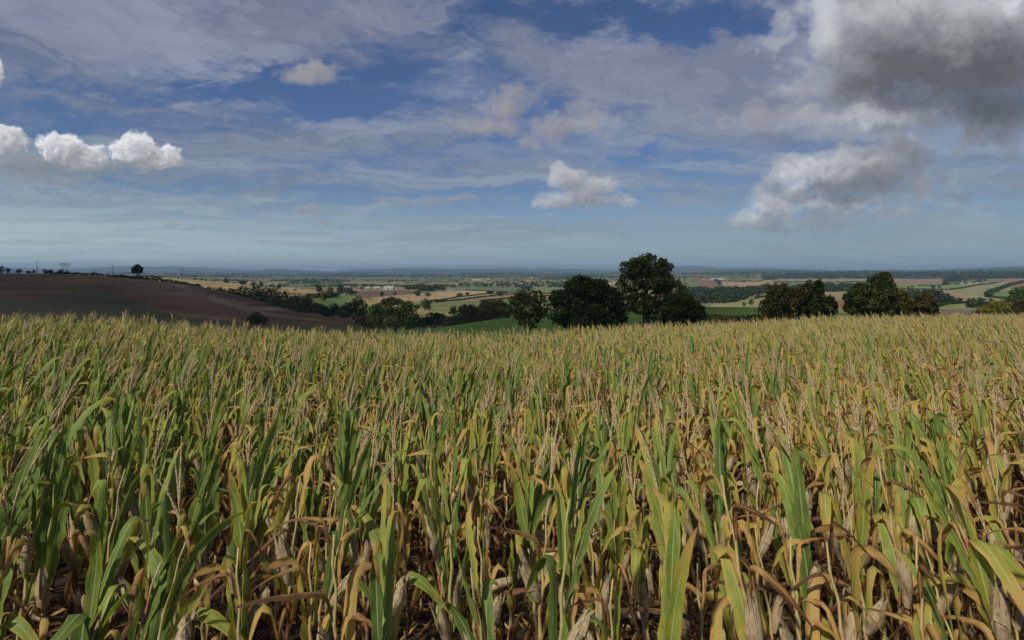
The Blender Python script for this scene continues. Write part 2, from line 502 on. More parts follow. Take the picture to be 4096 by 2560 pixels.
# ------------------------------------------------------------------ terrain
UX = np.array([-800, 0, 400, 800, 1200, 1600, 2000, 2400, 2800, 3200, 3600, 4096, 4900], float)
TAB = {
    105:   [1460, 1440, 1440, 1440, 1440, 1420, 1385, 1345, 1325, 1300, 1290, 1290, 1290],
    160:   [1320, 1310, 1320, 1345, 1350, 1335, 1278, 1240, 1228, 1238, 1275, 1300, 1300],
    230:   [1250, 1225, 1258, 1300, 1320, 1330, 1310, 1290, 1275, 1280, 1290, 1300, 1300],
    300:   [1165, 1155, 1185, 1235, 1290, 1310, 1310, 1300, 1285, 1275, 1275, 1275, 1275],
    360:   [1110, 1118, 1130, 1185, 1258, 1295, 1305, 1300, 1290, 1280, 1265, 1260, 1260],
    420:   [1090, 1093, 1104, 1148, 1238, 1285, 1300, 1295, 1285, 1272, 1252, 1248, 1248],
    500:   [1100, 1110, 1114, 1195, 1232, 1262, 1285, 1285, 1275, 1258, 1238, 1236, 1236],
    600:   [1103, 1110, 1103, 1139, 1205, 1240, 1262, 1268, 1255, 1235, 1222, 1222, 1222],
    750:   [1105, 1108, 1099, 1121, 1167, 1212, 1225, 1245, 1225, 1210, 1205, 1208, 1208],
    1000:  [1112, 1120, 1120, 1132, 1168, 1192, 1196, 1215, 1205, 1185, 1182, 1184, 1184],
    1400:  [1118, 1128, 1128, 1138, 1158, 1160, 1166, 1180, 1170, 1165, 1158, 1156, 1156],
    2000:  [1115, 1121, 1122, 1130, 1140, 1143, 1144, 1142, 1138, 1140, 1136, 1130, 1130],
    3000:  [1105, 1110, 1112, 1116, 1122, 1124, 1122, 1118, 1113, 1120, 1114, 1108, 1105],
    5000:  [1098, 1100, 1102, 1103, 1106, 1107, 1104, 1103, 1098, 1098, 1096, 1092, 1090],
    8000:  [1093, 1093, 1094, 1096, 1098, 1098, 1095, 1097, 1092, 1085, 1088, 1076, 1073],
    13000: [1086, 1086, 1087, 1086, 1090, 1088, 1085, 1088, 1086, 1083, 1086, 1072, 1070],
    22000: [1077, 1077, 1076, 1080, 1084, 1082, 1079, 1081, 1075, 1083, 1086, 1086, 1086],
    30000: [1084, 1084, 1084, 1085, 1086, 1086, 1085, 1085, 1083, 1086, 1087, 1087, 1087],
}
YK = np.log(np.array(sorted(TAB), float))
TM = np.array([TAB[k] for k in sorted(TAB)], float)


def cr(t, n):
    i = np.clip(np.floor(t).astype(int), 0, n - 2)
    f = t - i
    idx = [np.clip(i + k, 0, n - 1) for k in (-1, 0, 1, 2)]
    w = [-.5 * f + f ** 2 - .5 * f ** 3, 1 - 2.5 * f ** 2 + 1.5 * f ** 3, .5 * f + 2 * f ** 2 - 1.5 * f ** 3, -.5 * f ** 2 + .5 * f ** 3]
    return idx, w


def hash2(i, j, s=0):
    h = (i.astype(np.int64) * 374761393 + j.astype(np.int64) * 668265263 + s * 974711) & 0xffffffff
    h = ((h ^ (h >> 13)) * 1274126177) & 0xffffffff
    return ((h ^ (h >> 16)) & 0xffff) / 65535.0


def vnoise(x, y, s=0):
    x, y = np.asarray(x, float), np.asarray(y, float)
    i, j = np.floor(x), np.floor(y)
    fx, fy = x - i, y - j
    fx, fy = fx * fx * (3 - 2 * fx), fy * fy * (3 - 2 * fy)
    return (hash2(i, j, s) * (1 - fx) + hash2(i + 1, j, s) * fx) * (1 - fy) + (hash2(i, j + 1, s) * (1 - fx) + hash2(i + 1, j + 1, s) * fx) * fy


def edge_y(x):
    return np.interp(x, [-70, -25, 0, 30, 63, 110], [14, 29, 46, 60, 74, 86])


def height(x, y):
    x, y = np.asarray(x, float), np.asarray(y, float)
    yy = np.clip(y, 60, 30000)
    u = x / yy
    px = CX + FOC * u
    ti = np.interp(px, UX, np.arange(len(UX)))
    tj = np.interp(np.log(yy), YK, np.arange(len(YK)))
    ai, aw = cr(ti, len(UX))
    bi, bw = cr(tj, len(YK))
    py = 0
    for a_, wa_ in zip(ai, aw):
        for b_, wb_ in zip(bi, bw):
            py = py + TM[b_, a_] * wa_ * wb_
    far = EYE - (py - HY) / FOC * yy
    k = np.clip((y - 700) / 1500, 0, 1)
    far = far + k * (vnoise(x / 420, y / 420, 3) - .5) * np.clip(yy * 0.0056, 0, 26) + k * (vnoise(x / 150, y / 190, 4) - .5) * 3.0
    hk = np.clip((y - 6000) / 3000, 0, 1)
    far = far + hk * (vnoise(x / 1500, y / 1500, 5) - .55) * np.clip(yy * 0.008, 0, 150)
    # two separate far knolls
    for (bx, by, w_, d_, h_) in ((-5600, 14500, 520, 800, 95), (-4700, 15000, 900, 900, 40), (-2200, 8200, 330, 500, 30), (-3200, 21000, 900, 900, 50), (6400, 15500, 1500, 1500, 50), (-9000, 19000, 4200, 900, 70), (1500, 24000, 3800, 900, 70), (5200, 20000, 2600, 800, 60), (-1500, 17000, 1500, 700, 42), (11500, 11000, 2200, 1500, 45), (-600, 9500, 800, 500, 26), (3600, 9000, 1300, 500, 30)):
        far = far + h_ * np.exp(-((x - bx) / w_) ** 2 - ((y - by) / d_) ** 2)
    s_ = np.interp(CX + FOC * x / np.maximum(y, 6), [0, 500, 1000, 1600, 2048, 2800, 3300, 4096], [.037, .044, .064, .075, .080, .067, .059, .058])
    yc = np.clip(y, 0, 200)
    near = -s_ * yc - .32 * (1 - np.exp(-yc / 4)) - np.clip(y - edge_y(x), 0, 99) ** 2 * 0.0025
    e = edge_y(x)
    b = np.clip((y - e) / np.maximum(100 - e, 12), 0, 1)
    b = b * b * (3 - 2 * b)
    return near * (1 - b) + far * b


def locate(px, py, ymin=90, ymax=25000):
    """first place beyond ymin where the ground shows at that picture point"""
    Y = np.exp(np.linspace(math.log(ymin), math.log(ymax), 1500))
    X = (px - CX) / FOC * Y
    g = HY + (EYE - height(X, Y)) / Y * FOC
    k = np.nonzero(g <= py)[0]
    i = k[0] if len(k) else int(np.argmin(np.abs(g - py)))
    return float(X[i]), float(Y[i]), float(height(X[i], Y[i]))


def on_ground(px, Y):
    X = (px - CX) / FOC * Y
    return X, Y, float(height(X, Y))


def in_poly(x, y, poly):
    r = np.zeros(x.shape, bool)
    n = len(poly)
    for i in range(n):
        x1, y1 = poly[i]
        x2, y2 = poly[(i + 1) % n]
        c = ((y1 > y) != (y2 > y)) & (x < (x2 - x1) * (y - y1) / (y2 - y1 + 1e-9) + x1)
        r ^= c
    return r


SOIL = (0.165, 0.092, 0.040)
STRAW = (0.36, 0.27, 0.14)
WHEAT = (0.34, 0.25, 0.135)
REDS = (0.26, 0.135, 0.085)
GREEN = (0.10, 0.15, 0.045)
PALEG = (0.19, 0.22, 0.085)
PAL = np.array([WHEAT, PALEG, GREEN, (0.27, .24, .12), (0.14, .17, .07), REDS, (0.30, .22, .13), (0.12, .16, .06), (0.16, .2, .08), (.2, .19, .1)])


def voronoi(x, y, size, seed):
    gx, gy = x / size, y / size
    i0, j0 = np.floor(gx), np.floor(gy)
    best = np.full(x.shape, 9e9); second = best.copy(); bid = np.zeros(x.shape)
    for di in (-1, 0, 1):
        for dj in (-1, 0, 1):
            i, j = i0 + di, j0 + dj
            cx = i + .5 + (hash2(i, j, seed) - .5) * .8
            cy = j + .5 + (hash2(i, j, seed + 1) - .5) * .8
            d = np.abs(gx - cx) * 1.0 + np.abs(gy - cy) * 1.0
            d = d + 0.15 * np.hypot(gx - cx, gy - cy)
            idv = hash2(i, j, seed + 2)
            c = d < best
            second = np.where(c, best, np.minimum(second, d))
            bid = np.where(c, idv, bid)
            best = np.where(c, d, best)
    return bid, second - best


def warp(x, y):
    return x + (vnoise(x / 300, y / 300, 21) - .5) * 150 + .25 * y, y + (vnoise(x / 260, y / 260, 22) - .5) * 130 - .3 * x


# field polygons: (near, far limits, colour, outline)
FIELDS = [
    (500, 1600, STRAW, [(300, 1090), (820, 1090), (1100, 1140), (1370, 1185), (1280, 1200), (1140, 1190), (820, 1160), (300, 1108)]),
    (480, 1100, GREEN, [(1140, 1190), (1300, 1178), (1450, 1190), (1500, 1230), (1560, 1260), (1480, 1330), (1100, 1300), (1060, 1200)]),
    (480, 1000, (0.17, .19, .07), [(1380, 1180), (1700, 1205), (1960, 1232), (1960, 1290), (1500, 1290), (1440, 1240), (1370, 1195)]),
    (480, 900, (.33, .28, .12), [(1455, 1195), (1640, 1225), (1830, 1262), (1835, 1285), (1640, 1285), (1600, 1250), (1450, 1215)]),
    (480, 900, (.12, .18, .04), [(1455, 1225), (1560, 1245), (1640, 1290), (1440, 1300)]),
    (700, 2300, (.15, .10, .07), [(1380, 1165), (1600, 1160), (1700, 1166), (1640, 1178), (1480, 1192), (1380, 1178)]),
    (700, 2300, (.40, .28, .155), [(1480, 1190), (1640, 1178), (1820, 1165), (2050, 1172), (1900, 1188), (1730, 1206), (1520, 1210)]),
    (700, 2300, (.42, .32, .17), [(1860, 1160), (2060, 1168), (2120, 1172), (2030, 1176), (1800, 1206), (1700, 1210)]),
    (700, 2300, (.34, .19, .10), [(2050, 1176), (2250, 1172), (2190, 1190), (2060, 1192), (1930, 1204), (1840, 1206)]),
    (600, 2000, (.18, .24, .07), [(2190, 1188), (2330, 1178), (2260, 1200), (2130, 1206), (1950, 1204)]),
    (900, 2600, (.14, .17, .09), [(1750, 1140), (2000, 1140), (2100, 1150), (2050, 1165), (1800, 1162)]),
    (900, 2600, (.19, .23, .10), [(2100, 1140), (2500, 1140), (2500, 1165), (2150, 1170)]),
    (1200, 2600, (.33, .25, .15), [(1700, 1125), (2050, 1112), (2100, 1128), (1900, 1135), (1720, 1135)]),
    (1200, 4500, (.23, .135, .09), [(2745, 1115), (2790, 1112), (2880, 1130), (2880, 1165), (2820, 1155)]),
    (1200, 4500, (.16, .22, .07), [(2700, 1125), (2760, 1125), (2830, 1150), (2720, 1145)]),
    (1000, 4500, (.38, .27, .14), [(2880, 1125), (3060, 1115), (3110, 1130), (3000, 1160), (2900, 1150)]),
    (700, 1400, (.30, .27, .13), [(2850, 1215), (2960, 1180), (3120, 1165), (3120, 1240), (2840, 1230)]),
    (1200, 4500, (.33, .26, .14), [(3100, 1117), (3480, 1117), (3480, 1133), (3100, 1127)]),
    (1200, 3000, (.13, .18, .08), [(3160, 1133), (3500, 1133), (3400, 1165), (3150, 1160)]),
    (900, 2400, (.34, .25, .15), [(3280, 1165), (3420, 1160), (3420, 1205), (3320, 1205)]),
    (1200, 6000, (.31, .20, .135), [(3560, 1114), (3790, 1113), (3780, 1131), (3560, 1133)]),
    (1100, 4500, (.20, .25, .09), [(3570, 1133), (3850, 1133), (3920, 1140), (3860, 1155), (3720, 1160), (3570, 1157)]),
    (700, 2400, (.36, .24, .14), [(3550, 1157), (3760, 1160), (3900, 1195), (3960, 1215), (3800, 1222), (3540, 1200)]),
    (700, 2600, (.28, .27, .13), [(3760, 1160), (3900, 1140), (4120, 1122), (4100, 1150), (3950, 1180), (4050, 1210), (3960, 1215), (3860, 1185)]),
    (1000, 4500, (.32, .16, .09), [(4000, 1120), (4200, 1115), (4200, 1138), (4060, 1150)]),
    (700, 2400, (.14, .22, .075), [(3950, 1190), (3990, 1165), (4060, 1160), (4060, 1180), (4030, 1200)]),
    (450, 1200, (.22, .27, .09), [(3740, 1216), (3960, 1212), (3960, 1235), (3740, 1235)]),
    (250, 900, (.17, .15, .085), [(3650, 1235), (4200, 1238), (4200, 1300), (3650, 1300)]),
]


def ground_colour(x, y, z):
    yy = np.maximum(y, 1.0)
    px = CX + FOC * x / yy
    py = HY + (EYE - z) / yy * FOC
    wx, wy = warp(x, y)
    size = 230.0
    idv, ed = voronoi(wx, wy, size, 31)
    c = PAL[(idv * 997).astype(int) % len(PAL)]
    far = np.clip((y - 3000) / 2500, 0, 1)[..., None]
    idf, _ = voronoi(wx, wy, 420.0, 51)
    cf = np.where((idf < .72)[..., None], np.array([.038, .060, .032]), PAL[(idf * 733).astype(int) % len(PAL)] * .7)
    c = c * (1 - far) + cf * far
    for (a, b, colr, poly) in FIELDS:
        m = in_poly(px, py, poly) & (y > a) & (y < b)
        c = np.where(m[..., None], np.array(colr), c)
    # the ploughed slope on the left, with grass on its lower part
    hill = (y > 190) & (y < 470) & (px < 1500)
    n = vnoise(x / 28, y / 34, 8) * .6 + vnoise(x / 9, y / 12, 9) * .4
    soil = np.array(SOIL) * (0.55 + .9 * n)[..., None]
    pch = np.clip((vnoise(x / 60, y / 22, 12) - .58) * 6, 0, 1) * np.clip((px - 250) / 300, 0, 1) * (.4 + .6 * vnoise(x / 4, y / 6, 13))
    soil = soil * (1 - pch[..., None]) + np.array([.25, .17, .10]) * pch[..., None]
    ln = .5 + .5 * np.sin((x * .5 + y) * 1.1 + 3 * vnoise(x / 30, y / 30, 16))
    soil = soil * (.86 + .28 * ln)[..., None]
    c = np.where(hill[..., None], soil, c)
    pyj = py + (vnoise(x / 25, y / 25, 14) - .5) * 22 + (vnoise(x / 5, y / 7, 15) - .5) * 26
    gr = (hill | ((y > 120) & (px < 1400) & (y < 470))) & (pyj > np.interp(px, [0, 120, 300, 420, 480, 640, 820, 1100], [1195, 1215, 1160, 1163, 1180, 1245, 1262, 1300]))
    c = np.where(gr[..., None], np.array([.095, .088, .036]) * (.7 + .6 * n)[..., None], c)
    strip = hill & (y > 325) & (px > 700) & (np.abs(py - np.interp(px, [700, 800, 900, 1000], [1140, 1178, 1212, 1235])) < 7)
    c = np.where(strip[..., None], np.array([.30, .22, .13]) * (.6 + .7 * vnoise(x / 3, y / 5, 17))[..., None], c)
    # the nearer green pasture behind the big trees
    past = (y > edge_y(x) + 8) & (y < 215) & (px > 1500)
    c = np.where(past[..., None], np.array([.105, .185, .036]) * (.85 + .3 * n)[..., None], c)
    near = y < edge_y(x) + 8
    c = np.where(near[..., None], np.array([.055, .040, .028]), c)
    return c, near, px, py


NR, NC = 430, 1250
ys = np.concatenate([np.linspace(-40, 90, 50), np.exp(np.linspace(math.log(92), math.log(29000), NR - 50))])
hw = np.maximum(110.0, 1.35 * ys)
ss = np.linspace(-1, 1, NC)
GY = np.repeat(ys[:, None], NC, 1)
GX = hw[:, None] * ss[None, :]
GZ = height(GX, GY)
LOWEST = float(GZ.min())
HIGHEST = float(GZ.max())
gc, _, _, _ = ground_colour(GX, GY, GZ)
vv = np.stack([GX, GY, GZ], -1).reshape(-1, 3)
ii = np.arange(NR * NC).reshape(NR, NC)
ff = np.stack([ii[:-1, :-1], ii[:-1, 1:], ii[1:, 1:], ii[1:, :-1]], -1).reshape(-1, 4)
gm, G, out = new_mat('ground_material')
at = G.n('ShaderNodeAttribute', attribute_name='crop')
pos = G.n('ShaderNodeNewGeometry').outputs['Position']
n1 = G.noise(G.v('MULTIPLY', pos, (1, 1, 0)), 0.02, 8, 0.65)
n2 = G.noise(G.v('MULTIPLY', pos, (1, 1, 0)), 0.35, 5, 0.6)
k = G.m('ADD', G.step(n1, 0.25, 0.75, 0.50, 0.90), G.step(n2, 0.3, 0.7, -0.12, 0.12))
p = G.n('ShaderNodeBsdfPrincipled')
G.put(p.inputs['Base Color'], G.v('SCALE', at.outputs['Color'], scale=k))
p.inputs['Roughness'].default_value = 0.95
p.inputs['Specular IOR Level'].default_value = 0.1
bp = G.n('ShaderNodeBump')
bp.inputs['Strength'].default_value = 0.6
bp.inputs['Distance'].default_value = 0.4
G.put(bp.inputs['Height'], n2)
G.put(p.inputs['Normal'], bp.outputs[0])
G.put(out.inputs[0], p.outputs[0])
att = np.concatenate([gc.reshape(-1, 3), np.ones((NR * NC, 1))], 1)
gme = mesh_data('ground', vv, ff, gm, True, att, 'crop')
tag(link_obj('ground', gme), 'rolling farmland of brown, straw and green fields below the maize', 'ground', kind='structure')

# ------------------------------------------------------------------ cloud overhead (out of the frame) that shades the near land
def cloud_over(name, gx, gy, rx, ry, alt, op, seed, label, thick=90):
    c = Vector((gx, gy, 0)) + sd * (alt / sd.z)
    n, mrow = 40, 14
    v, f = [], []
    for j in range(mrow + 1):
        th = math.pi * j / mrow
        for i in range(n):
            ph = 2 * math.pi * i / n
            rr = math.sin(th)
            k = 1 + .16 * (vnoise(math.cos(ph) * 2 + 5, math.sin(ph) * 2 + j * .3, seed) - .5)
            zz_ = math.cos(th) * (thick if math.cos(th) > 0 else thick * .3)
            v.append((math.cos(ph) * rr * rx * k, math.sin(ph) * rr * ry * k, zz_ * (1 + .6 * float(vnoise(i * .5, j * .7, seed + 1)))))
    for j in range(mrow):
        for i in range(n):
            f.append((j * n + i, j * n + (i + 1) % n, (j + 1) * n + (i + 1) % n, (j + 1) * n + i))
    m, G, out = new_mat('cloud_vapour')
    g = G.n('ShaderNodeTexCoord').outputs['Generated']
    d = G.v('MULTIPLY', G.v('SUBTRACT', g, (.5, .5, .5)), (2, 2, 0))
    rad = G.m('ADD', G.v('LENGTH', d), G.m('MULTIPLY', G.m('SUBTRACT', G.noise(g, 4, 5, .6), .5), .5))
    a = G.m('MULTIPLY', G.step(rad, 0.55, 0.95, 1.0, 0.0), op)
    tr = G.n('ShaderNodeBsdfTransparent')
    df = G.n('ShaderNodeBsdfDiffuse')
    df.inputs[0].default_value = (.85, .86, .9, 1)
    mx = G.n('ShaderNodeMixShader')
    G.put(mx.inputs[0], a)
    G.put(mx.inputs[1], tr.outputs[0])
    G.put(mx.inputs[2], df.outputs[0])
    G.put(out.inputs[0], mx.outputs[0])
    o = link_obj(name, mesh_data(name, v, f, m))
    o.location = c
    tag(o, label, 'cloud')
    return o


cloud_over('cloud', -230, 330, 330, 215, 560, 0.66, 3, 'broad grey cloud overhead that shades the ploughed slope')
cloud_over('cloud', 30, 150, 135, 75, 520, 0.48, 5, 'long grey cloud overhead that shades the big field trees')

# ------------------------------------------------------------------ haze
hb = MB()
zt = max(HIGHEST, 25.0) + 8
zb = LOWEST - 1.0
hb.box((0, 14500, (zt + zb) / 2), (81000, 29400, zt - zb))
hm, G, out = new_mat('haze_air')
pv = G.n('ShaderNodeVolumePrincipled')
pv.inputs['Color'].default_value = (0.50, 0.75, 1.0, 1)
pv.inputs['Density'].default_value = 7.0e-5
pv.inputs['Anisotropy'].default_value = 0.1
G.put(out.inputs['Volume'], pv.outputs[0])
tag(hb.build('haze', hm), 'faint blue haze over the far plain', 'haze', kind='stuff')

# ------------------------------------------------------------------ trees
def foliage_mat(name, stops, transl=0.25):
    m, G, out = new_mat(name)
    at = G.n('ShaderNodeAttribute', attribute_name='lf')
    sp = G.n('ShaderNodeSeparateColor')
    G.put(sp.inputs[0], at.outputs['Color'])
    oi = G.n('ShaderNodeObjectInfo')
    t = G.m('ADD', sp.outputs[0], G.m('MULTIPLY', G.m('SUBTRACT', oi.outputs['Random'], .5), .25), clamp=True)
    c = G.ramp(t, stops)
    d = G.n('ShaderNodeBsdfDiffuse')
    G.put(d.inputs[0], c)
    tr = G.n('ShaderNodeBsdfTranslucent')
    G.put(tr.inputs[0], G.v('MULTIPLY', c, (1.1, 1.15, .6)))
    mx = G.n('ShaderNodeMixShader')
    mx.inputs[0].default_value = transl
    G.put(mx.inputs[1], d.outputs[0])
    G.put(mx.inputs[2], tr.outputs[0])
    G.put(out.inputs[0], mx.outputs[0])
    return m


FM = {
    'dark': foliage_mat('dark_leaves', [(0, (.018, .032, .012)), (.5, (.032, .055, .018)), (1, (.060, .085, .026))]),
    'oak': foliage_mat('oak_leaves', [(0, (.034, .050, .016)), (.5, (.062, .085, .024)), (1, (.125, .125, .038))]),
    'brown': foliage_mat('turning_leaves', [(0, (.045, .052, .020)), (.5, (.092, .088, .032)), (1, (.17, .13, .045))]),
    'green': foliage_mat('green_leaves', [(0, (.036, .060, .020)), (.5, (.065, .10, .030)), (1, (.12, .15, .045))]),
    'olive': foliage_mat('olive_leaves', [(0, (.055, .060, .018)), (.5, (.12, .115, .030)), (1, (.22, .17, .045))]),
    'yellow': foliage_mat('yellow_leaves', [(0, (.10, .11, .020)), (.5, (.21, .20, .035)), (1, (.34, .28, .06))]),
    'far': foliage_mat('distant_leaves', [(0, (.020, .036, .016)), (.5, (.035, .056, .022)), (1, (.060, .078, .03))]),
}
BARK = simple_mat('bark', (.045, .036, .028), (.10, .085, .065), 2.5, .95, .5)


def clump_quads(centres, sizes, rnds, seed, flat=0.0):
    """one crumpled leaf spray (two bent quads) per centre"""
    r = np.random.default_rng(seed)
    n = len(centres)
    d = r.normal(size=(n, 3)); d /= np.linalg.norm(d, axis=1)[:, None]
    e = np.cross(d, r.normal(size=(n, 3))); e /= np.linalg.norm(e, axis=1)[:, None]
    f = np.cross(d, e)
    s = np.asarray(sizes)[:, None]
    A = .5 + .5 * r.random((n, 4, 1))
    a = centres - e * s * A[:, 0]
    b = centres + f * s * .62 * A[:, 1] + d * s * .25
    c = centres + e * s * A[:, 2] + d * s * .1 * r.normal(size=(n, 1))
    g = centres - f * s * .62 * A[:, 3] + d * s * .2
    V = np.stack([a, b, c, g], 1).reshape(-1, 3)
    i = np.arange(n) * 4
    F = np.concatenate([np.stack([i, i + 1, i + 2], 1), np.stack([i, i + 2, i + 3], 1)])
    at = np.zeros((n * 4, 4), np.float32)
    at[:, 0] = np.repeat(rnds, 4)
    at[:, 3] = 1
    return V, F, at


def crown_points(lobes, n, seed, shell=.45, gap=.35, thin=0.0):
    r = np.random.default_rng(seed)
    vol = np.array([l[3] * l[4] * l[5] for l in lobes]) ** .67
    k = r.choice(len(lobes), n, p=vol / vol.sum())
    L = np.array(lobes)[k]
    d = r.normal(size=(n, 3)); d /= np.linalg.norm(d, axis=1)[:, None]
    rad = (1 - shell * r.random(n) ** 1.5)
    bump = 1 + .34 * (vnoise(d[:, 0] * 3.1 + k * 7, d[:, 1] * 3.1 + d[:, 2] * 2.3, seed) - .5) + .22 * (vnoise(d[:, 0] * 8 + k * 3, d[:, 2] * 8 + d[:, 1] * 3, seed + 5) - .5)
    P = L[:, :3] + d * L[:, 3:6] * (rad * bump)[:, None]
    cl = vnoise(P[:, 0] * .9 / gap * .4 + 3, P[:, 2] * 1.1 / gap * .4 + P[:, 1] * .6, seed + 9)
    keep = cl > np.where(r.random(n) < .5, .30, .12) + thin
    rn = np.clip(.25 + .35 * cl + .35 * r.random(n) + .15 * (k % 3 - 1), 0, 1)
    return P[keep], rn[keep]


def limbs(height_, trunk_r, lobes, seed, n_limb=8, fork=.4, lean=(0, 0)):
    rr = random.Random(seed)
    mb = MB()
    top = Vector((lean[0], lean[1], height_ * .78))
    pts = [Vector((0, 0, -.6))] + [Vector((0, 0, 0)).lerp(top, t) + Vector((rr.uniform(-1, 1), rr.uniform(-1, 1), 0)) * trunk_r * .6 * t for t in (.0, .15, .3, .5, .7, .88, 1)]
    rad = [trunk_r * 1.5, trunk_r * 1.25, trunk_r, trunk_r * .85, trunk_r * .62, trunk_r * .42, trunk_r * .22, trunk_r * .08]
    mb.tube(pts, rad, 8)
    for i in range(n_limb):
        t = fork * .7 + (.9 - fork * .7) * (i + rr.random()) / n_limb
        b = Vector((0, 0, 0)).lerp(top, t)
        L = lobes[rr.randrange(len(lobes))]
        tip = Vector((L[0] + rr.uniform(-.7, .7) * L[3], L[1] + rr.uniform(-.7, .7) * L[4], L[2] + rr.uniform(-.2, .7) * L[5]))
        mid = b.lerp(tip, .5) + Vector((rr.uniform(-.3, .3), rr.uniform(-.3, .3), rr.uniform(-.1, .5)))
        r0 = trunk_r * .42 * (1 - t * .6)
        mb.tube([b, b.lerp(mid, .5) + Vector((0, 0, .1)), mid, tip], [r0, r0 * .8, r0 * .55, r0 * .12], 6)
        for q in range(3):
            s0 = mid.lerp(tip, rr.random() * .7)
            e0 = s0 + Vector((rr.uniform(-1, 1), rr.uniform(-1, 1), rr.uniform(-.2, 1))) * L[3] * .5
            mb.tube([s0, s0.lerp(e0, .5) + Vector((0, 0, .08)), e0], [r0 * .35, r0 * .22, r0 * .05], 4)
    return mb


TREE_N = 0


def tree(name, loc, lobes, n, leaf, mat, h, tr, label, cat='tree', group=None, seed=None, n_limb=8, fork=.4, shell=.45, gap=.35, lean=(0, 0), thin=0.0):
    global TREE_N
    TREE_N += 1
    seed = seed or TREE_N * 13 + 5
    t = empty(name, loc, label=label, cat=cat, group=group)
    P_, rn = crown_points(lobes, n, seed, shell, gap, thin)
    r = np.random.default_rng(seed + 1)
    V, F, A = clump_quads(P_, leaf * (.6 + .8 * r.random(len(P_))), rn, seed + 2)
    link_obj('crown', mesh_data('crown', V, F, FM[mat], False, A), t)
    limbs(h, tr, lobes, seed, n_limb, fork, lean).build('trunk', BARK, t, True)
    return t


def px_lobes(Y, cx_px, base_py, lst, gz):
    """crown lobes given as picture boxes (px, py, half width, half height) at depth Y, local to the tree foot"""
    out_ = []
    s = Y / FOC
    for (px, py, rx, ry) in lst:
        dyy = random.uniform(-.35, .35) * rx * s
        c_ = ((px - cx_px) * s, dyy, EYE - (py - HY) * s - gz)
        out_.append((*c_, rx * s * .93, rx * s * .85, ry * s * .93))
        if rx > 24:
            for q in range(5):
                a_, b_ = random.uniform(0, 6.28), random.uniform(-.3, 1.0)
                k_ = random.uniform(.22, .40)
                cb_ = math.sqrt(1 - b_ * b_)
                out_.append((c_[0] + math.cos(a_) * cb_ * rx * s * .82, c_[1] + math.sin(a_) * cb_ * rx * s * .75, c_[2] + b_ * ry * s * .85, rx * s * k_, rx * s * k_, ry * s * k_ * 1.1))
    return out_


def big_tree(name, Y, px, lst, n, leaf, mat, label, tr=.3, group=None, top=None, **kw):
    X, Yy, gz = on_ground(px, Y)
    lob = px_lobes(Y, px, 0, lst, gz)
    h = top or max(l[2] + l[5] for l in lob) * .9
    return tree(name, (X, Yy, gz), lob, n, leaf, mat, h, tr, label, group=group, **kw)


GB = 'big trees at the edge of the maize'
big_tree('broadleaf_tree', 112, 2115, [(2115, 1225, 78, 52), (2080, 1205, 48, 38), (2150, 1200, 42, 34), (2110, 1180, 40, 26), (2160, 1250, 36, 42), (2075, 1260, 34, 34), (2120, 1285, 50, 30)],
         6500, .30, 'oak', 'thin brownish green tree with gaps, beside the big dark round tree', .22, GB, n_limb=12, fork=.25, gap=.22, thin=.16)
big_tree('holly_tree', 104, 2340, [(2330, 1200, 100, 80), (2260, 1240, 80, 70), (2420, 1240, 82, 78), (2320, 1150, 68, 44), (2380, 1170, 66, 52), (2440, 1190, 46, 50), (2350, 1280, 120, 60), (2240, 1195, 40, 34), (2460, 1280, 50, 50)],
         21000, .30, 'dark', 'very dark dense dome-shaped tree touching the big oak', .35, GB, shell=.35, gap=.5)
big_tree('oak_tree', 118, 2582, [(2585, 1070, 82, 48), (2540, 1085, 62, 46), (2640, 1075, 50, 36), (2530, 1130, 58, 44), (2600, 1120, 80, 50), (2655, 1130, 46, 42), (2700, 1165, 52, 42), (2520, 1180, 44, 36),
                                (2560, 1200, 60, 34), (2650, 1185, 54, 36), (2725, 1195, 30, 26), (2590, 1035, 40, 22), (2650, 1225, 40, 30), (2520, 1225, 26, 20), (2640, 1275, 34, 20), (2560, 1235, 44, 26), (2610, 1262, 30, 22)],
         18500, .30, 'oak', 'tallest tree, an oak with a thick trunk and broad open crown', .62, GB, n_limb=20, fork=.35, gap=.26, top=12, thin=.07)
big_tree('hawthorn_tree', 103, 2730, [(2735, 1235, 80, 50), (2690, 1250, 52, 48), (2780, 1250, 46, 40), (2720, 1205, 52, 26), (2720, 1285, 74, 36), (2800, 1262, 26, 16)],
         13000, .27, 'dark', 'low dark spreading tree under the right side of the oak', .25, GB, shell=.35, gap=.45)
big_tree('broadleaf_tree', 100, 3110, [(3110, 1195, 48, 50), (3130, 1165, 44, 30), (3090, 1235, 52, 40), (3160, 1210, 52, 52), (3200, 1180, 30, 34), (3130, 1260, 50, 30), (3085, 1160, 22, 20)],
         9500, .27, 'brown', 'brownish tree with a dark hollow underneath, at the end of the green pasture', .22, GB, n_limb=12, gap=.26)
big_tree('broadleaf_tree', 100, 3270, [(3260, 1150, 38, 30), (3250, 1190, 52, 44), (3300, 1210, 50, 40), (3255, 1235, 60, 40), (3320, 1235, 36, 34), (3240, 1265, 50, 24)],
         9500, .27, 'oak', 'pointed tree with a low skirt, joined to the brownish tree beside it', .22, GB, n_limb=12, gap=.26)
big_tree('broadleaf_tree', 95, 3480, [(3530, 1125, 46, 30), (3525, 1165, 52, 50), (3450, 1165, 50, 30), (3420, 1200, 48, 40), (3470, 1215, 70, 48), (3540, 1220, 48, 46), (3410, 1240, 38, 28), (3500, 1245, 70, 28), (3530, 1105, 30, 16)],
         14500, .27, 'oak', 'large two-humped tree, the tallest to the right of the pasture', .3, GB, n_limb=14, gap=.3)
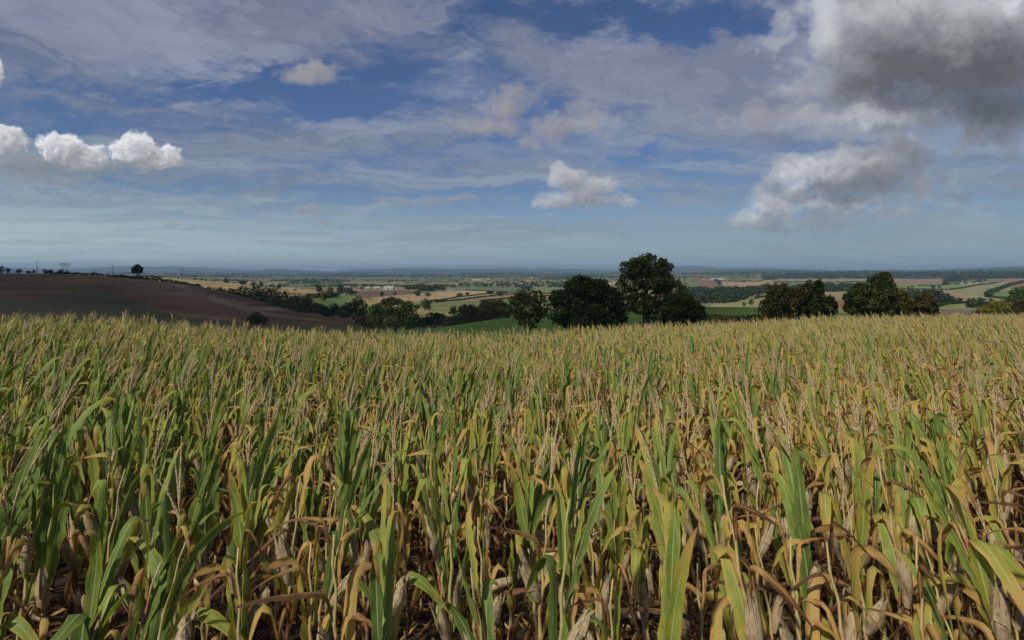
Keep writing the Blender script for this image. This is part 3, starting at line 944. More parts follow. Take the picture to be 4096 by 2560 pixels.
big_tree('ash_tree', 97, 3610, [(3600, 1190, 34, 26), (3615, 1215, 42, 34), (3585, 1235, 34, 26), (3600, 1250, 44, 20), (3610, 1172, 22, 14)],
         5200, .25, 'olive', 'yellowing tree squeezed between two dark trees', .16, GB, n_limb=8, gap=.24)
big_tree('broadleaf_tree', 98, 3690, [(3690, 1205, 46, 26), (3670, 1230, 50, 34), (3715, 1240, 38, 28), (3690, 1255, 52, 18)],
         6800, .26, 'brown', 'low rounded olive tree at the right end of the field-edge trees', .2, GB, gap=.3)
big_tree('shrub', 94, 3640, [(3640, 1258, 30, 14), (3665, 1262, 22, 11)], 1400, .20, 'green', 'pale green shrub at the foot of the olive tree', .06, None, cat='shrub')
big_tree('bramble_bush', 88, 2900, [(2890, 1282, 34, 14), (2860, 1286, 22, 12), (2925, 1285, 26, 12)], 1500, .18, 'brown', 'scrubby bramble on the near edge of the green pasture', .04, None, cat='bush')
big_tree('bramble_bush', 88, 3020, [(3000, 1285, 40, 10), (3040, 1282, 34, 10)], 1300, .18, 'dark', 'low dark bramble strip between pasture and brownish tree', .04, None, cat='bush')
# trees of the right edge, 250 m and farther
GR = 'trees in the lower fields to the right'
big_tree('yellow_tree', 210, 3975, [(3985, 1225, 40, 26), (3950, 1240, 34, 22), (4010, 1245, 30, 22), (3980, 1258, 50, 16)], 3800, .45, 'yellow', 'bright yellow tree at the right end of the valley', .25, GR)
big_tree('broadleaf_tree', 330, 4075, [(4085, 1180, 34, 34), (4060, 1205, 34, 30), (4095, 1225, 50, 34), (4030, 1195, 18, 12), (4140, 1190, 50, 50)], 3600, .8, 'green', 'bluish green clump of tall trees cut by the right border', .5, GR)
big_tree('broadleaf_tree', 170, 4085, [(4085, 1235, 30, 26), (4110, 1225, 40, 30), (4060, 1255, 26, 16)], 2300, .4, 'brown', 'dark brown tree in front of the bluish clump at the right border', .25, GR)
big_tree('shrub', 120, 3785, [(3785, 1262, 9, 9), (3778, 1268, 9, 6)], 420, .2, 'dark', 'small dark bush standing alone near the white post', .04, None, cat='shrub')
big_tree('shrub', 130, 3830, [(3830, 1266, 16, 8)], 420, .2, 'yellow', 'tiny yellow bush beside the white post', .04, None, cat='shrub')
big_tree('shrub', 150, 3920, [(3925, 1255, 34, 10), (3890, 1262, 20, 8)], 800, .25, 'brown', 'straggly bush below the bright yellow tree', .04, None, cat='shrub')
big_tree('shrub', 150, 4045, [(4040, 1252, 40, 12)], 800, .25, 'green', 'low green bush line right of the bright yellow tree', .04, None, cat='shrub')
# clumps in the valley, centre left
GV = 'trees down in the valley'
VAL = [(230, 1580, [(1580, 1225, 70, 34), (1530, 1245, 48, 36), (1625, 1250, 50, 40), (1560, 1280, 80, 40), (1640, 1285, 44, 36), (1500, 1285, 40, 30), (1570, 1205, 40, 18)], 7500, .5, 'green', 'largest round clump of trees in the valley, left of centre', .4),
       (330, 1430, [(1430, 1205, 22, 22), (1440, 1235, 30, 36), (1400, 1225, 26, 22), (1380, 1250, 40, 26), (1440, 1265, 30, 24)], 3000, .6, 'oak', 'tall tree pair just left of the largest valley clump', .35),
       (340, 1335, [(1338, 1225, 20, 14), (1340, 1245, 26, 16), (1310, 1255, 30, 14)], 1500, .55, 'dark', 'small dark round tree between wood and tree pair', .3),
       (250, 1030, [(1030, 1268, 28, 18), (1010, 1282, 34, 18), (1050, 1285, 30, 16)], 1600, .42, 'dark', 'dark bush on the low edge of the ploughed slope', .2),
       (300, 1740, [(1730, 1270, 20, 14), (1745, 1285, 38, 20), (1700, 1292, 30, 16)], 1600, .5, 'dark', 'small knobbly tree in front of the pale sloping field', .2),
       (330, 1870, [(1870, 1245, 34, 18), (1880, 1265, 44, 30), (1850, 1285, 40, 24), (1910, 1270, 26, 24)], 2600, .6, 'brown', 'brown green tree below the orange tinted one', .3),
       (322, 1965, [(1960, 1222, 34, 16), (1960, 1238, 40, 22), (1990, 1250, 30, 20), (1950, 1262, 30, 20)], 2600, .6, 'olive', 'orange tinted tree in the valley above the pasture', .3),
       (360, 2030, [(2030, 1250, 24, 20), (2010, 1262, 30, 18), (2050, 1240, 18, 14)], 1300, .6, 'green', 'olive tree between the orange tinted and brownish ones', .25),
       (300, 1800, [(1800, 1290, 60, 16), (1840, 1296, 60, 16)], 1600, .5, 'dark', 'low dark thicket behind the maize edge at centre', .15),
       (345, 1925, [(1925, 1262, 34, 26), (1945, 1280, 36, 22), (1900, 1285, 34, 20)], 1700, .6, 'oak', 'olive tree wedged below the orange tinted one', .2),
       (320, 1660, [(1655, 1290, 36, 18), (1690, 1296, 36, 16)], 1200, .5, 'green', 'green scrub right of the largest valley clump', .1),
       (370, 1990, [(1990, 1226, 30, 18), (2000, 1240, 34, 20)], 1300, .6, 'dark', 'dark tree just behind the orange tinted one', .2),
       (280, 1470, [(1460, 1285, 40, 22), (1490, 1292, 30, 20)], 1300, .5, 'brown', 'brownish thicket left of the largest valley clump', .15)]
for (Y, px, lst, n, lf, mt, lab, tr_) in VAL:
    if px > 1650:
        lst = [(a_, b_ - 4, c_ * 1.3, d_ * 1.3) for (a_, b_, c_, d_) in lst]
        n = int(n * 1.7)
    big_tree('broadleaf_tree', Y, px, lst, n, lf, mt, lab, tr_, GV, n_limb=6)
# wooded bank to the right of the ploughed slope
rb = random.Random(5)
names_ = ['first', 'second', 'third', 'fourth', 'fifth', 'sixth', 'seventh', 'eighth', 'ninth', 'tenth', 'eleventh', 'twelfth', 'thirteenth', 'fourteenth', 'fifteenth', 'sixteenth', 'seventeenth', 'eighteenth', 'nineteenth', 'twentieth']
bank = [(800, 1168, 24, 18), (835, 1172, 26, 20), (868, 1172, 22, 16), (905, 1180, 26, 20), (940, 1182, 28, 22), (975, 1180, 30, 28), (1010, 1172, 30, 26), (1045, 1178, 30, 24), (1080, 1185, 32, 26),
        (1120, 1192, 36, 28), (1160, 1196, 36, 26), (1200, 1205, 32, 22), (1235, 1218, 26, 20), (1270, 1235, 30, 16), (1300, 1245, 30, 16), (990, 1206, 40, 20), (1100, 1222, 44, 20), (1190, 1236, 44, 18)]
for i, (px, py, rx, ry) in enumerate(bank):
    Y = 455 - (px - 800) * .10 - (25 if i > 14 else 0)
    mt = ['dark', 'oak', 'green', 'dark', 'brown'][rb.randrange(5)]
    rx, ry = rx * 1.25, ry * 1.35
    lst = [(px, py, rx, ry), (px + rb.uniform(-10, 10), py + ry * .6, rx * 1.1, ry), (px + rb.uniform(-rx, rx) * .6, py - ry * .5, rx * .5, ry * .6), (px, py + ry * 1.6, rx, ry)]
    if i < 15:
        lab = f'{names_[i]} dark tree down the wooded bank, counted from the upper left end'
    else:
        lab = ['lower dark tree in front of the upper half of the wooded bank', 'lower dark tree in front of the middle of the wooded bank', 'lower dark tree near the bottom end of the wooded bank'][i - 15]
    big_tree('broadleaf_tree', Y, px, lst, 900, .85, mt, lab, .3, 'trees of the wooded bank', n_limb=4)

# small tree prototypes for farther trees
def proto_tree(kind, seed):
    r = random.Random(seed)
    lob = [(0, 0, .62 if seed == 303 else .50, .32, .32, .27 if seed == 303 else .40)]
    for q in range(6):
        a = r.uniform(0, 6.28)
        d = r.uniform(.1, .26)
        lob.append((math.cos(a) * d, math.sin(a) * d, r.uniform(.42, .80) if seed == 303 or q < 3 else r.uniform(.20, .42), r.uniform(.13, .24), r.uniform(.13, .24), r.uniform(.12, .2)))
    P_, rn = crown_points([tuple(10 * c for c in l) for l in lob], 520, seed, .5, .5)
    V, F, A = clump_quads(P_ / 10, np.full(len(P_), .075), rn, seed + 2)
    cr_ = mesh_data('crown', V, F, FM[kind], False, A)
    mb = MB()
    mb.tube([(0, 0, -.08), (0, 0, .2), (.01, 0, .45), (0, .01, .75)], [.04, .028, .022, .006], 6)
    for q in range(4):
        l = lob[r.randrange(1, 7)]
        mb.tube([(0, 0, .25 + .08 * q), (l[0] * .6, l[1] * .6, l[2] - .12), (l[0], l[1], l[2])], [.014, .01, .003], 4)
    return cr_, mb.data('trunk', BARK, True)


PT = {}
for kd in ('dark', 'oak', 'brown', 'green', 'far', 'yellow'):
    PT[kd] = [proto_tree(kd, s) for s in (101, 202, 303)]
cnt_px = []


def small_tree(px, Y, hpx, kind, label, wide=1.0, name='field_tree', group='trees in the far fields', var=None, py=None):
    if Y is None:
        X, Yy, z = locate(px, py, 430)
    else:
        X, Yy, z = on_ground(px, Y)
    c_, t_ = PT[kind][var if var is not None else rb.randrange(3)]
    h = hpx / FOC * Yy
    o = empty(name, (X, Yy, z), rb.uniform(0, 6.28), label=label, cat='tree' if 'tree' in name else 'bush', group=group)
    o.scale = (h * wide, h * wide, h)
    link_obj('crown', c_, o)
    link_obj('trunk', t_, o)
    return o


SK = 'trees and bushes on the left skyline'
big_tree('lone_tree', 430, 549, [(549, 1073, 17, 12), (537, 1081, 12, 9), (562, 1077, 12, 12), (549, 1065, 11, 8), (557, 1088, 13, 6), (536, 1088, 9, 5)], 1500, .75, 'dark', 'lone round tree on the skyline of the left hill', .35, SK, n_limb=6)
for (px, Y, h, w_, lab) in [(5, 440, 25, 1.5, 'dark bush cut by the left border on the skyline'), (30, 440, 20, 1.2, 'pointed dark bush second on the left skyline'), (78, 450, 17, 1.8, 'domed bush between the first two poles on the skyline'),
                            (112, 450, 11, 2.2, 'low wide bush right of the domed bush'), (136, 450, 14, 1.4, 'small bush at the foot of the tall thin pole'), (180, 450, 17, 1.5, 'round bush midway between thin pole and bare tree'),
                            (203, 450, 17, 1.6, 'paler bush touching the midway round bush'), (243, 445, 17, 1.8, 'dark bush in front of the bare tree'), (268, 445, 13, 1.8, 'low bush at the right foot of the bare tree'),
                            (372, 435, 13, 1.5, 'small domed bush left of the pole with crossarm')]:
    small_tree(px, 424, h * 1.25, 'dark', lab, w_ * .85, 'skyline_bush', SK, rb.randrange(2))
mid = [(662, 760, 8, 1.6, 'dark'), (714, 760, 7, 1.6, 'dark'), (778, 800, 9, 1.5, 'dark'), (806, 820, 11, 1.5, 'dark'), (823, 820, 9, 1.5, 'dark'), (858, 840, 7, 2, 'dark'), (903, 860, 20, 1.5, 'dark'), (973, 860, 24, 1.9, 'dark'), (1013, 860, 22, 1.2, 'oak'),
       (1045, 860, 26, 1.3, 'green'), (1098, 860, 14, 1.2, 'dark'), (1116, 880, 26, 1.1, 'dark'), (1180, 900, 12, 1.4, 'dark')]
for i, (px, Y, h, w_, kd) in enumerate(mid):
    small_tree(px, Y, h, kd, f'{names_[i]} tree along the crest of the straw ridge, counting away from the ploughed slope', w_, 'ridge_tree', 'trees along the straw ridge')
spec = [(1275, 820, 42, .9, 'dark', 'dark tree standing clear at the lower end of the straw ridge'), (1298, 640, 50, .85, 'brown', 'grey green tree with a bare lower trunk in the middle-left fields'),
        (1360, 900, 55, .85, 'dark', 'tall conical tree left of the white farm'), (1385, 900, 42, 1.1, 'green', 'broad green tree touching the tall conical one'), (1322, 900, 36, 1.1, 'oak', 'olive tree behind the bare trunked tree'),
        (1405, 1000, 34, 1.2, 'far', 'bluish tree left of the first farm house'), (1422, 1050, 20, 1.2, 'far', 'small tree against the first farm house'), (1529, 1030, 26, 1.0, 'dark', 'dark round tree between the two white barns'),
        (1580, 1080, 18, 1.2, 'far', 'small tree behind the large white barn'), (1702, 620, 56, 1.15, 'dark', 'round dark tree at the corner of the straw coloured field'), (1672, 640, 22, 1.3, 'dark', 'small dark tree left of the round corner tree'),
        (1650, 650, 16, 1.5, 'dark', 'dark bush next but one left of the round corner tree'), (1610, 660, 24, 1.5, 'oak', 'low olive tree left of the two short poles'),
        (1815, 560, 42, 1.5, 'dark', 'leftmost of the dark trees below the red soil field'), (1860, 560, 52, 1.2, 'dark', 'dark tree directly below the red soil field'), (1900, 560, 48, 1.2, 'dark', 'dark tree left of the orange tinted crown'),
        (2015, 560, 46, 1.5, 'dark', 'dark tree right of the orange tinted crown'), (1668, 1100, 26, 1.8, 'far', 'broad tree mass left of the lone white cottage'), (1710, 1080, 20, 2.0, 'dark', 'low dark trees just left of the cottage'),
        (1840, 1080, 18, 2.2, 'dark', 'dark clump right of the cottage'), (1870, 1090, 20, 1.3, 'far', 'rounded tree at the end of the cottage clump'), (1960, 1100, 28, 1.5, 'far', 'grey green tree above the pale stubble strip'),
        (2000, 1120, 24, 1.6, 'far', 'second grey green tree above the pale stubble strip'), (2070, 1100, 26, 1.5, 'far', 'tree behind the thin brownish tree'),
        (2975, 700, 22, .9, 'green', 'slim pale tree in the sloping field beyond the pasture'), (3005, 720, 30, 1.2, 'green', 'rounder pale tree in the sloping field beyond the pasture'), (3002, 230, 20, 1.9, 'yellow', 'orange yellow bush on the far rim of the pasture'),
        (3050, 235, 16, 2.6, 'yellow', 'second yellow bush on the far rim of the pasture'), (2830, 235, 12, 2.0, 'brown', 'small rusty bush where pasture meets the dark low tree'), (2878, 240, 10, 2.2, 'yellow', 'tiny orange bush on the pasture rim'),
        (2875, 1900, 18, 1.4, 'far', 'isolated bluish tree below the long white barn'), (2880, 2100, 12, 1.3, 'far', 'small tree above the isolated bluish tree'), (2976, 2300, 12, 1.2, 'brown', 'reddish tree on a hedge in the far fields'),
        (2740, 1900, 12, 2.2, 'far', 'dark clump beside the oak on the far slope'), (3100, 2000, 18, 1.4, 'far', 'round tree on a hedge left of the two-humped tree'), (3345, 1300, 18, 1.4, 'far', 'rounded tree in the dark valley behind the field trees'),
        (3632, 1500, 12, 1.3, 'dark', 'first of two round hedge trees in the right green field'), (3650, 1500, 14, 1.4, 'dark', 'second of two round hedge trees in the right green field'), (3733, 1450, 17, 1.3, 'dark', 'largest round tree on the hedge of the right green field'),
        (3757, 1450, 12, 1.3, 'dark', 'smaller round tree next to the largest hedge tree'), (3605, 1500, 7, 1.5, 'dark', 'smallest bush on the hedge of the right green field'),
        (3836, 720, 22, 1.7, 'far', 'leftmost tree of the row above the pale green strip'), (3876, 720, 20, 1.2, 'far', 'second tree of the row above the pale green strip'), (3894, 730, 20, .9, 'far', 'slim third tree of the row above the pale green strip'),
        (3918, 720, 24, 1.2, 'far', 'tallest tree of the row above the pale green strip'), (3936, 740, 16, 1.2, 'far', 'fifth tree of the row above the pale green strip'), (3962, 720, 20, 1.1, 'far', 'last tree of the row above the pale green strip'),
        (3780, 1700, 20, 1.6, 'far', 'tree clump left of the cream farm house'), (3800, 1800, 22, 1.2, 'far', 'taller tree behind the clump by the cream farm house'), (3990, 1250, 18, 1.4, 'far', 'round tree at the top of the curved hedge'),
        (4070, 1250, 20, 1.4, 'far', 'round tree right of the curved hedge'), (1480, 560, 12, 2, 'dark', 'bush on the hedge above the green slope')]
for (px, Y, h, w_, kd, lab) in spec:
    small_tree(px, Y, h, kd, lab, w_)

# bare tree on the skyline
def bare_tree():
    X, Y, z = on_ground(258, 440)
    t = empty('bare_tree', (X, Y, z), label='bare leafless tree on the left skyline', cat='tree')
    mb, tw = MB(), MB()
    r = random.Random(3)
    def grow(p, d, l, rad, dep, mbx):
        q = p + d * l
        mbx.tube([p, p.lerp(q, .5) + Vector((r.uniform(-.1, .1), 0, .05)), q], [rad, rad * .8, rad * .6], 4)
        if dep:
            for _ in range(3):
                nd = (d + Vector((r.uniform(-.8, .8), r.uniform(-.6, .6), r.uniform(.0, .8)))).normalized()
                grow(q, nd, l * .72, rad * .6, dep - 1, tw)
    for sx_ in (-.35, .45):
        grow(Vector((0, 0, -.3)), Vector((sx_, 0, 1)).normalized(), 3.0, .12, 5, mb)
    mb.build('trunk', BARK, t)
    tw.build('crown', BARK, t)


bare_tree()

# ------------------------------------------------------------------ hedges
def hedge(pts, h, w, label, mat='dark', name='hedge', step=None, ymin=430, group=None):
    """pts: picture points (px, py) or (px, None, Y)"""
    P3 = []
    for q in pts:
        P3.append(on_ground(q[0], q[2]) if len(q) == 3 else locate(q[0], q[1], ymin))
    C, S, Rn = [], [], []
    r = np.random.default_rng(int(abs(pts[0][0]) * 7 + len(pts)))
    for a, b in zip(P3[:-1], P3[1:]):
        L = math.hypot(b[0] - a[0], b[1] - a[1])
        st = step or h * .22
        n = int(L / st * 7) + 4
        n = min(n, 5000)
        t = r.random(n)
        x = a[0] + (b[0] - a[0]) * t + (r.random(n) - .5) * w
        y = a[1] + (b[1] - a[1]) * t + (r.random(n) - .5) * w
        top = h * (.65 + .6 * vnoise(x / (h * 2), y / (h * 2), 77))
        zz_ = height(x, y) + r.random(n) ** .8 * top
        C.append(np.stack([x, y, zz_], 1))
        S.append(np.full(n, st * 1.9))
        Rn.append(r.random(n))
    C = np.concatenate(C)
    V, F, A = clump_quads(C, np.concatenate(S), np.concatenate(Rn), 5)
    o = link_obj(name, mesh_data(name, V, F, FM[mat], False, A))
    tag(o, label, 'hedge', group)
    return o


HG = 'field hedges'
hedge([(180, None, 432), (300, None, 432), (430, None, 430), (470, None, 428)], 1.5, 1.5, 'dark hedge along the top of the ploughed slope')
hedge([(455, None, 445), (560, None, 432), (700, None, 430), (800, None, 428)], 2.2, 1.6, 'dark hedge descending between the ploughed slope and straw ridge')
hedge([(545, None, 640), (650, None, 640)], 2.2, 2, 'short dark hedge on the skyline right of the lone tree')
hedge([(1230, 1190), (1300, 1192), (1350, 1186)], 5, 4, 'thick dark hedge under the bare trunked tree', ymin=560)
hedge([(1720, 1207), (1830, 1190), (1960, 1176), (2030, 1173)], 2.1, 2.2, 'upper dark hedge of the narrow pair crossing the straw field', ymin=700)
hedge([(1740, 1210), (1900, 1192), (2000, 1180), (2060, 1177), (2250, 1173)], 2.1, 2.2, 'lower dark hedge of the narrow pair crossing the straw field', ymin=700)
hedge([(1920, 1205), (2060, 1192), (2240, 1182)], 2.1, 2.2, 'dark hedge below the red soil field', ymin=600)
hedge([(1860, 1163), (1960, 1166), (2060, 1172)], 1.8, 2, 'thin hedge right of the white cottage', ymin=700)
hedge([(3480, 1157), (3570, 1156), (3700, 1160), (3800, 1160), (3860, 1152), (3920, 1140), (3990, 1132)], 2.8, 3, 'long curving hedge below the right green field', ymin=900)
hedge([(3670, 1143), (3760, 1143), (3860, 1132)], 2.8, 3, 'short hedge inside the right green field', ymin=900)
hedge([(3950, 1190), (3965, 1172), (4000, 1158), (4050, 1140), (4100, 1130)], 6, 7, 'bushy curved hedge enclosing the small green field', 'far', ymin=800)
hedge([(3955, 1188), (4030, 1196), (4060, 1200)], 2.5, 3, 'thin lower hedge of the small green field', ymin=700)
hedge([(3745, 1230), (3790, 1218), (3850, 1214), (3910, 1216), (3970, 1222)], 2.6, 2.4, 'arched hedge over the pale green strip', ymin=450)
hedge([(3880, 1232), (3920, 1228), (3990, 1236)], 5, 8, 'dark thicket in the hollow left of the yellow tree', ymin=450)
hedge([(3560, 1113), (3680, 1116), (3790, 1113)], 5, 5, 'hedge along the top of the pink soil field', 'far', ymin=1500)
hedge([(3430, 1163), (3300, 1168)], 4, 4, 'hedge between the two-humped and pointed trees', 'far', ymin=900)
hedge([(2880, 1125), (2960, 1128), (3060, 1120), (3110, 1116)], 4, 4, 'hedge below the long white barn', 'far', ymin=1400)
hedge([(3020, 1195), (3080, 1185), (3130, 1178)], 3, 3, 'hedge in the sloping field beyond the pasture', 'dark', ymin=700)
hedge([(3100, 1127), (3260, 1128), (3480, 1132)], 4, 4, 'hedge over the dark valley behind the field trees', 'far', ymin=1400)
hedge([(2800, 1283), (3080, 1283)], 1.2, 2, 'ragged bramble line between maize and pasture', 'brown', ymin=85)

# woods: far-off masses
def wood(name, label, cells, hgt, n_per, mat='far'):
    C, S, Rn = [], [], []
    r = np.random.default_rng(len(cells) * 3 + 1)
    for (x, y, z, hh) in cells:
        n = n_per
        d = r.normal(size=(n, 3)); d /= np.linalg.norm(d, axis=1)[:, None]
        d[:, 2] = np.abs(d[:, 2]) * 1.0
        rr = hh * (.55 + .2 * r.random(n))[:, None]
        C.append(np.array([x, y, z + hh * .2]) + d * rr * np.array([.85, .85, 1.0]))
        S.append(np.full(n, hh * .26))
        Rn.append(np.clip(r.random() * .6 + r.random(n) * .4, 0, 1))
    V, F, A = clump_quads(np.concatenate(C), np.concatenate(S), np.concatenate(Rn), 3)
    o = link_obj(name, mesh_data(name, V, F, FM[mat], False, A))
    return tag(o, label, 'wood', kind='stuff')


def wood_cells(poly, n, ymin, ymax, h):
    xs, ys_ = [p_[0] for p_ in poly], [p_[1] for p_ in poly]
    r = random.Random(len(poly) + n)
    cells = []
    tries = 0
    while len(cells) < n and tries < n * 20:
        tries += 1
        px, py = r.uniform(min(xs), max(xs)), r.uniform(min(ys_), max(ys_))
        if not in_poly(np.array([px]), np.array([py]), poly)[0]: continue
        x, y, z = locate(px, py, ymin)
        if y > ymax: continue
        cells.append((x + r.uniform(-4, 4), y + r.uniform(-10, 10), z - 1, h * r.uniform(.7, 1.3)))
    return cells


wood('woodland', 'bluish wood filling the valley between oak and brownish tree', wood_cells([(2700, 1150), (2790, 1168), (2900, 1165), (3000, 1168), (3060, 1150), (3110, 1168), (3010, 1190), (2900, 1215), (2790, 1215), (2740, 1190)], 240, 700, 2400, 13), 13, 60)
wood('woodland', 'domed wood on the straw field behind the olive tree', wood_cells([(3640, 1205), (3700, 1190), (3760, 1200), (3790, 1214), (3700, 1218), (3630, 1216)], 90, 600, 2000, 12), 12, 70)
wood('woodland', 'dark wood behind the two-humped tree', wood_cells([(3170, 1150), (3480, 1145), (3480, 1162), (3350, 1168), (3160, 1168)], 120, 900, 2600, 12), 12, 50)
wood('woodland', 'long forest on the horizon ridge right of the oak', wood_cells([(3050, 1108), (3300, 1092), (3520, 1086), (3560, 1095), (3800, 1100), (3800, 1112), (3400, 1116), (3060, 1118)], 700, 2600, 9500, 20), 20, 26)
wood('woodland', 'woods below the far right hill', wood_cells([(3780, 1098), (4120, 1092), (4120, 1112), (3780, 1126)], 420, 2400, 9500, 20), 20, 26)
wood('woodland', 'grey green woods across the middle of the plain', wood_cells([(1750, 1150), (1850, 1135), (2250, 1125), (2420, 1135), (2400, 1150), (2200, 1152), (1900, 1150)], 200, 1000, 4500, 9), 9, 36)
wood('woodland', 'low wood by the farm on the plain', wood_cells([(1620, 1158), (1660, 1145), (1730, 1150), (1780, 1165), (1700, 1168)], 60, 900, 2600, 11), 11, 50)

# distant hedgerows over the plain: along the patchwork's edges
gx_, gy_ = [], []
r = np.random.default_rng(4)
for (y0, y1, n) in ((1150, 2200, 60000), (2200, 4500, 130000), (4500, 9000, 130000), (9000, 16000, 60000)):
    Y = np.exp(r.uniform(math.log(y0), math.log(y1), n))
    X = r.uniform(-.95, .95, n) * Y
    gx_.append(X); gy_.append(Y)
gx_, gy_ = np.concatenate(gx_), np.concatenate(gy_)
wx, wy = warp(gx_, gy_)
idv, ed = voronoi(wx, wy, 230.0, 31)
hz_ = height(gx_, gy_)
pxs = CX + FOC * gx_ / gy_
pys = HY + (EYE - hz_) / gy_ * FOC
inside = np.zeros(gx_.shape, bool)
for (a, b, colr, poly) in FIELDS:
    inside |= in_poly(pxs, pys, poly) & (gy_ > a) & (gy_ < b)
thr = np.where(gy_ < 4500, 0.026, 0.05)
keep = (((ed < thr) & (vnoise(gx_ / 90, gy_ / 90, 61) > .22)) | ((vnoise(gx_ / 260, gy_ / 260, 62) > .74) & (r.random(len(gx_)) < .5))) & ~inside
X, Y = gx_[keep], gy_[keep]
Z = height(X, Y)
tall = vnoise(X / 40, Y / 40, 63)
hgt = np.where(tall > .62, 9.0, 3.4) * (.7 + .6 * r.random(len(X))) * np.clip(Y / 3500, 1, 2.0)
sel = r.permutation(len(X))[:34000]
X, Y, Z, hgt = X[sel], Y[sel], Z[sel], hgt[sel]
reps = 5
Cc = np.repeat(np.stack([X, Y, Z], 1), reps, 0)
hh = np.repeat(hgt, reps)
off = r.normal(size=(len(Cc), 3)); off /= np.linalg.norm(off, axis=1)[:, None]
Cc = Cc + off * hh[:, None] * np.array([.45, .45, .3]) + np.array([0, 0, 1]) * (hh * .42)[:, None]
V, F, A = clump_quads(Cc, hh * .42, np.clip(np.repeat(r.random(len(X)), reps) * .7 + .3 * r.random(len(Cc)), 0, 1), 8)
tag(link_obj('distant_hedgerows', mesh_data('distant_hedgerows', V, F, FM['far'], False, A)), 'countless hedges and hedge trees over the distant plain', 'hedgerows', kind='stuff')

# ------------------------------------------------------------------ farms
WHITE = simple_mat('white_render', (.36, .35, .33), (.44, .43, .40), 1.5, .8)
CREAM = simple_mat('cream_render', (.50, .41, .29), (.58, .48, .34), 1.5, .8)
STONE = simple_mat('stone_wall', (.26, .22, .18), (.40, .34, .27), 1.2, .9)
SLATE = simple_mat('slate_roof', (.10, .10, .11), (.17, .165, .17), 1.0, .7)
SHEET = simple_mat('pale_roof_sheet', (.24, .24, .25), (.34, .34, .34), .4, .5)
TILE = simple_mat('brown_roof_tile', (.20, .11, .075), (.27, .16, .10), 1.0, .8)
GLASS = simple_mat('window_glass', (.03, .035, .04), (.05, .055, .06), 1.0, .1, spec=.6)
DOORM = simple_mat('dark_door', (.06, .05, .045), (.09, .08, .07), 1.0, .6)


def house(name, px, py, ymin, w, d, h, rz, wall, roof, label, cat, nwin=3, roof_h=None, chimney=False, group='farm buildings', Y=None):
    X, Yy, z = on_ground(px, Y) if Y else locate(px, py, ymin)
    k_ = .55 if Y else Yy / 2100
    w, d, h = w * k_, d * k_, h * k_ if not Y else h * .8
    o = empty(name, (X, Yy, z), rz, label=label, cat=cat, group=group)
    b = MB()
    b.box((0, 0, h / 2 - .5), (w, d, h + 1))
    rh = roof_h or d * .32
    b.add([(-w / 2, -d / 2, h), (-w / 2, d / 2, h), (-w / 2, 0, h + rh), (w / 2, -d / 2, h), (w / 2, d / 2, h), (w / 2, 0, h + rh)], [(0, 2, 1), (3, 4, 5)])
    b.build('wall', wall, o)
    rf = MB()
    e, t = .35, .18
    for s_ in (-1, 1):
        y0, y1 = s_ * (d / 2 + e), 0.0
        z0, z1 = h - e * rh / (d / 2) + .02, h + rh + .02
        x0, x1 = -w / 2 - e, w / 2 + e
        vs = [(x0, y0, z0), (x1, y0, z0), (x1, y1, z1), (x0, y1, z1)]
        vs += [(a_, b_, c_ + t) for a_, b_, c_ in vs]
        rf.add(vs, [(0, 3, 2, 1), (4, 5, 6, 7), (0, 1, 5, 4), (2, 3, 7, 6), (1, 2, 6, 5), (3, 0, 4, 7)])
    ro = rf.build('roof', roof, o)
    if chimney:
        c = MB(); c.box((w * .35, 0, h + rh + .5), (.8, .8, 1.6)); c.build('chimney', wall, ro)
    for k in range(nwin):
        xw = -w / 2 + w * (k + .5) / nwin
        for zf in ([h * .3, h * .72] if h > 4.5 and cat == 'house' else [h * .5]):
            if k == nwin // 2 and zf < h * .55:
                m_ = MB(); m_.box((xw, -d / 2 - .04, 1.05 if cat == 'house' else h * .36), (1.1 if cat == 'house' else 3.2, .1, 2.1 if cat == 'house' else h * .72)); m_.build('door', DOORM, o)
            else:
                m_ = MB(); m_.box((xw, -d / 2 - .04, zf), (1.3, .1, 1.3)); m_.build('window', GLASS, o)
    return o


house('farm_house', 1441, 1157, 800, 14, 9, 6, R(10), STONE, SLATE, 'grey stone farm house at the left end of the farm', 'house', 4, 4, True)
house('barn', 1470, 1158, 800, 17, 10, 4, R(-12), STONE, SHEET, 'low pale barn roof beside the stone farm house', 'barn', 3)
house('silo_house', 1474, 1157, 800, 5, 5, 9, R(0), CREAM, TILE, 'narrow tall cream building beside the low barn', 'tower', 1, 2)
house('barn', 1507, 1158, 800, 21, 13, 6, R(8), WHITE, SHEET, 'white gabled barn left of the dark round tree', 'barn', 4)
house('barn', 1556, 1160, 800, 33, 18, 8, R(-6), WHITE, SHEET, 'largest white barn with bright roof in the farm', 'barn', 5)
house('shed', 1588, 1158, 800, 14, 10, 5, R(0), WHITE, SLATE, 'white shed touching the largest barn', 'shed', 2)
house('shed', 1387, 1154, 800, 13, 9, 5, R(20), WHITE, SHEET, 'small bright shed between trees left of the farm', 'shed', 2)
house('cottage', 1806, 1166, 800, 17, 8, 5, R(-10), CREAM, SLATE, 'lone cream cottage above the straw coloured field', 'house', 5, 2.4, True)
house('shed', 1762, 1160, 800, 12, 8, 3.5, R(15), WHITE, SHEET, 'small white shed left of the lone cottage', 'shed', 2)
house('barn', 1080, 1120, 900, 24, 12, 5, R(0), WHITE, SHEET, 'wide pale barn behind the straw ridge trees', 'barn', 4, Y=1900)
house('barn', 1112, 1122, 900, 28, 12, 5, R(0), STONE, SHEET, 'long low grey barn behind the straw ridge', 'barn', 4, Y=1900)
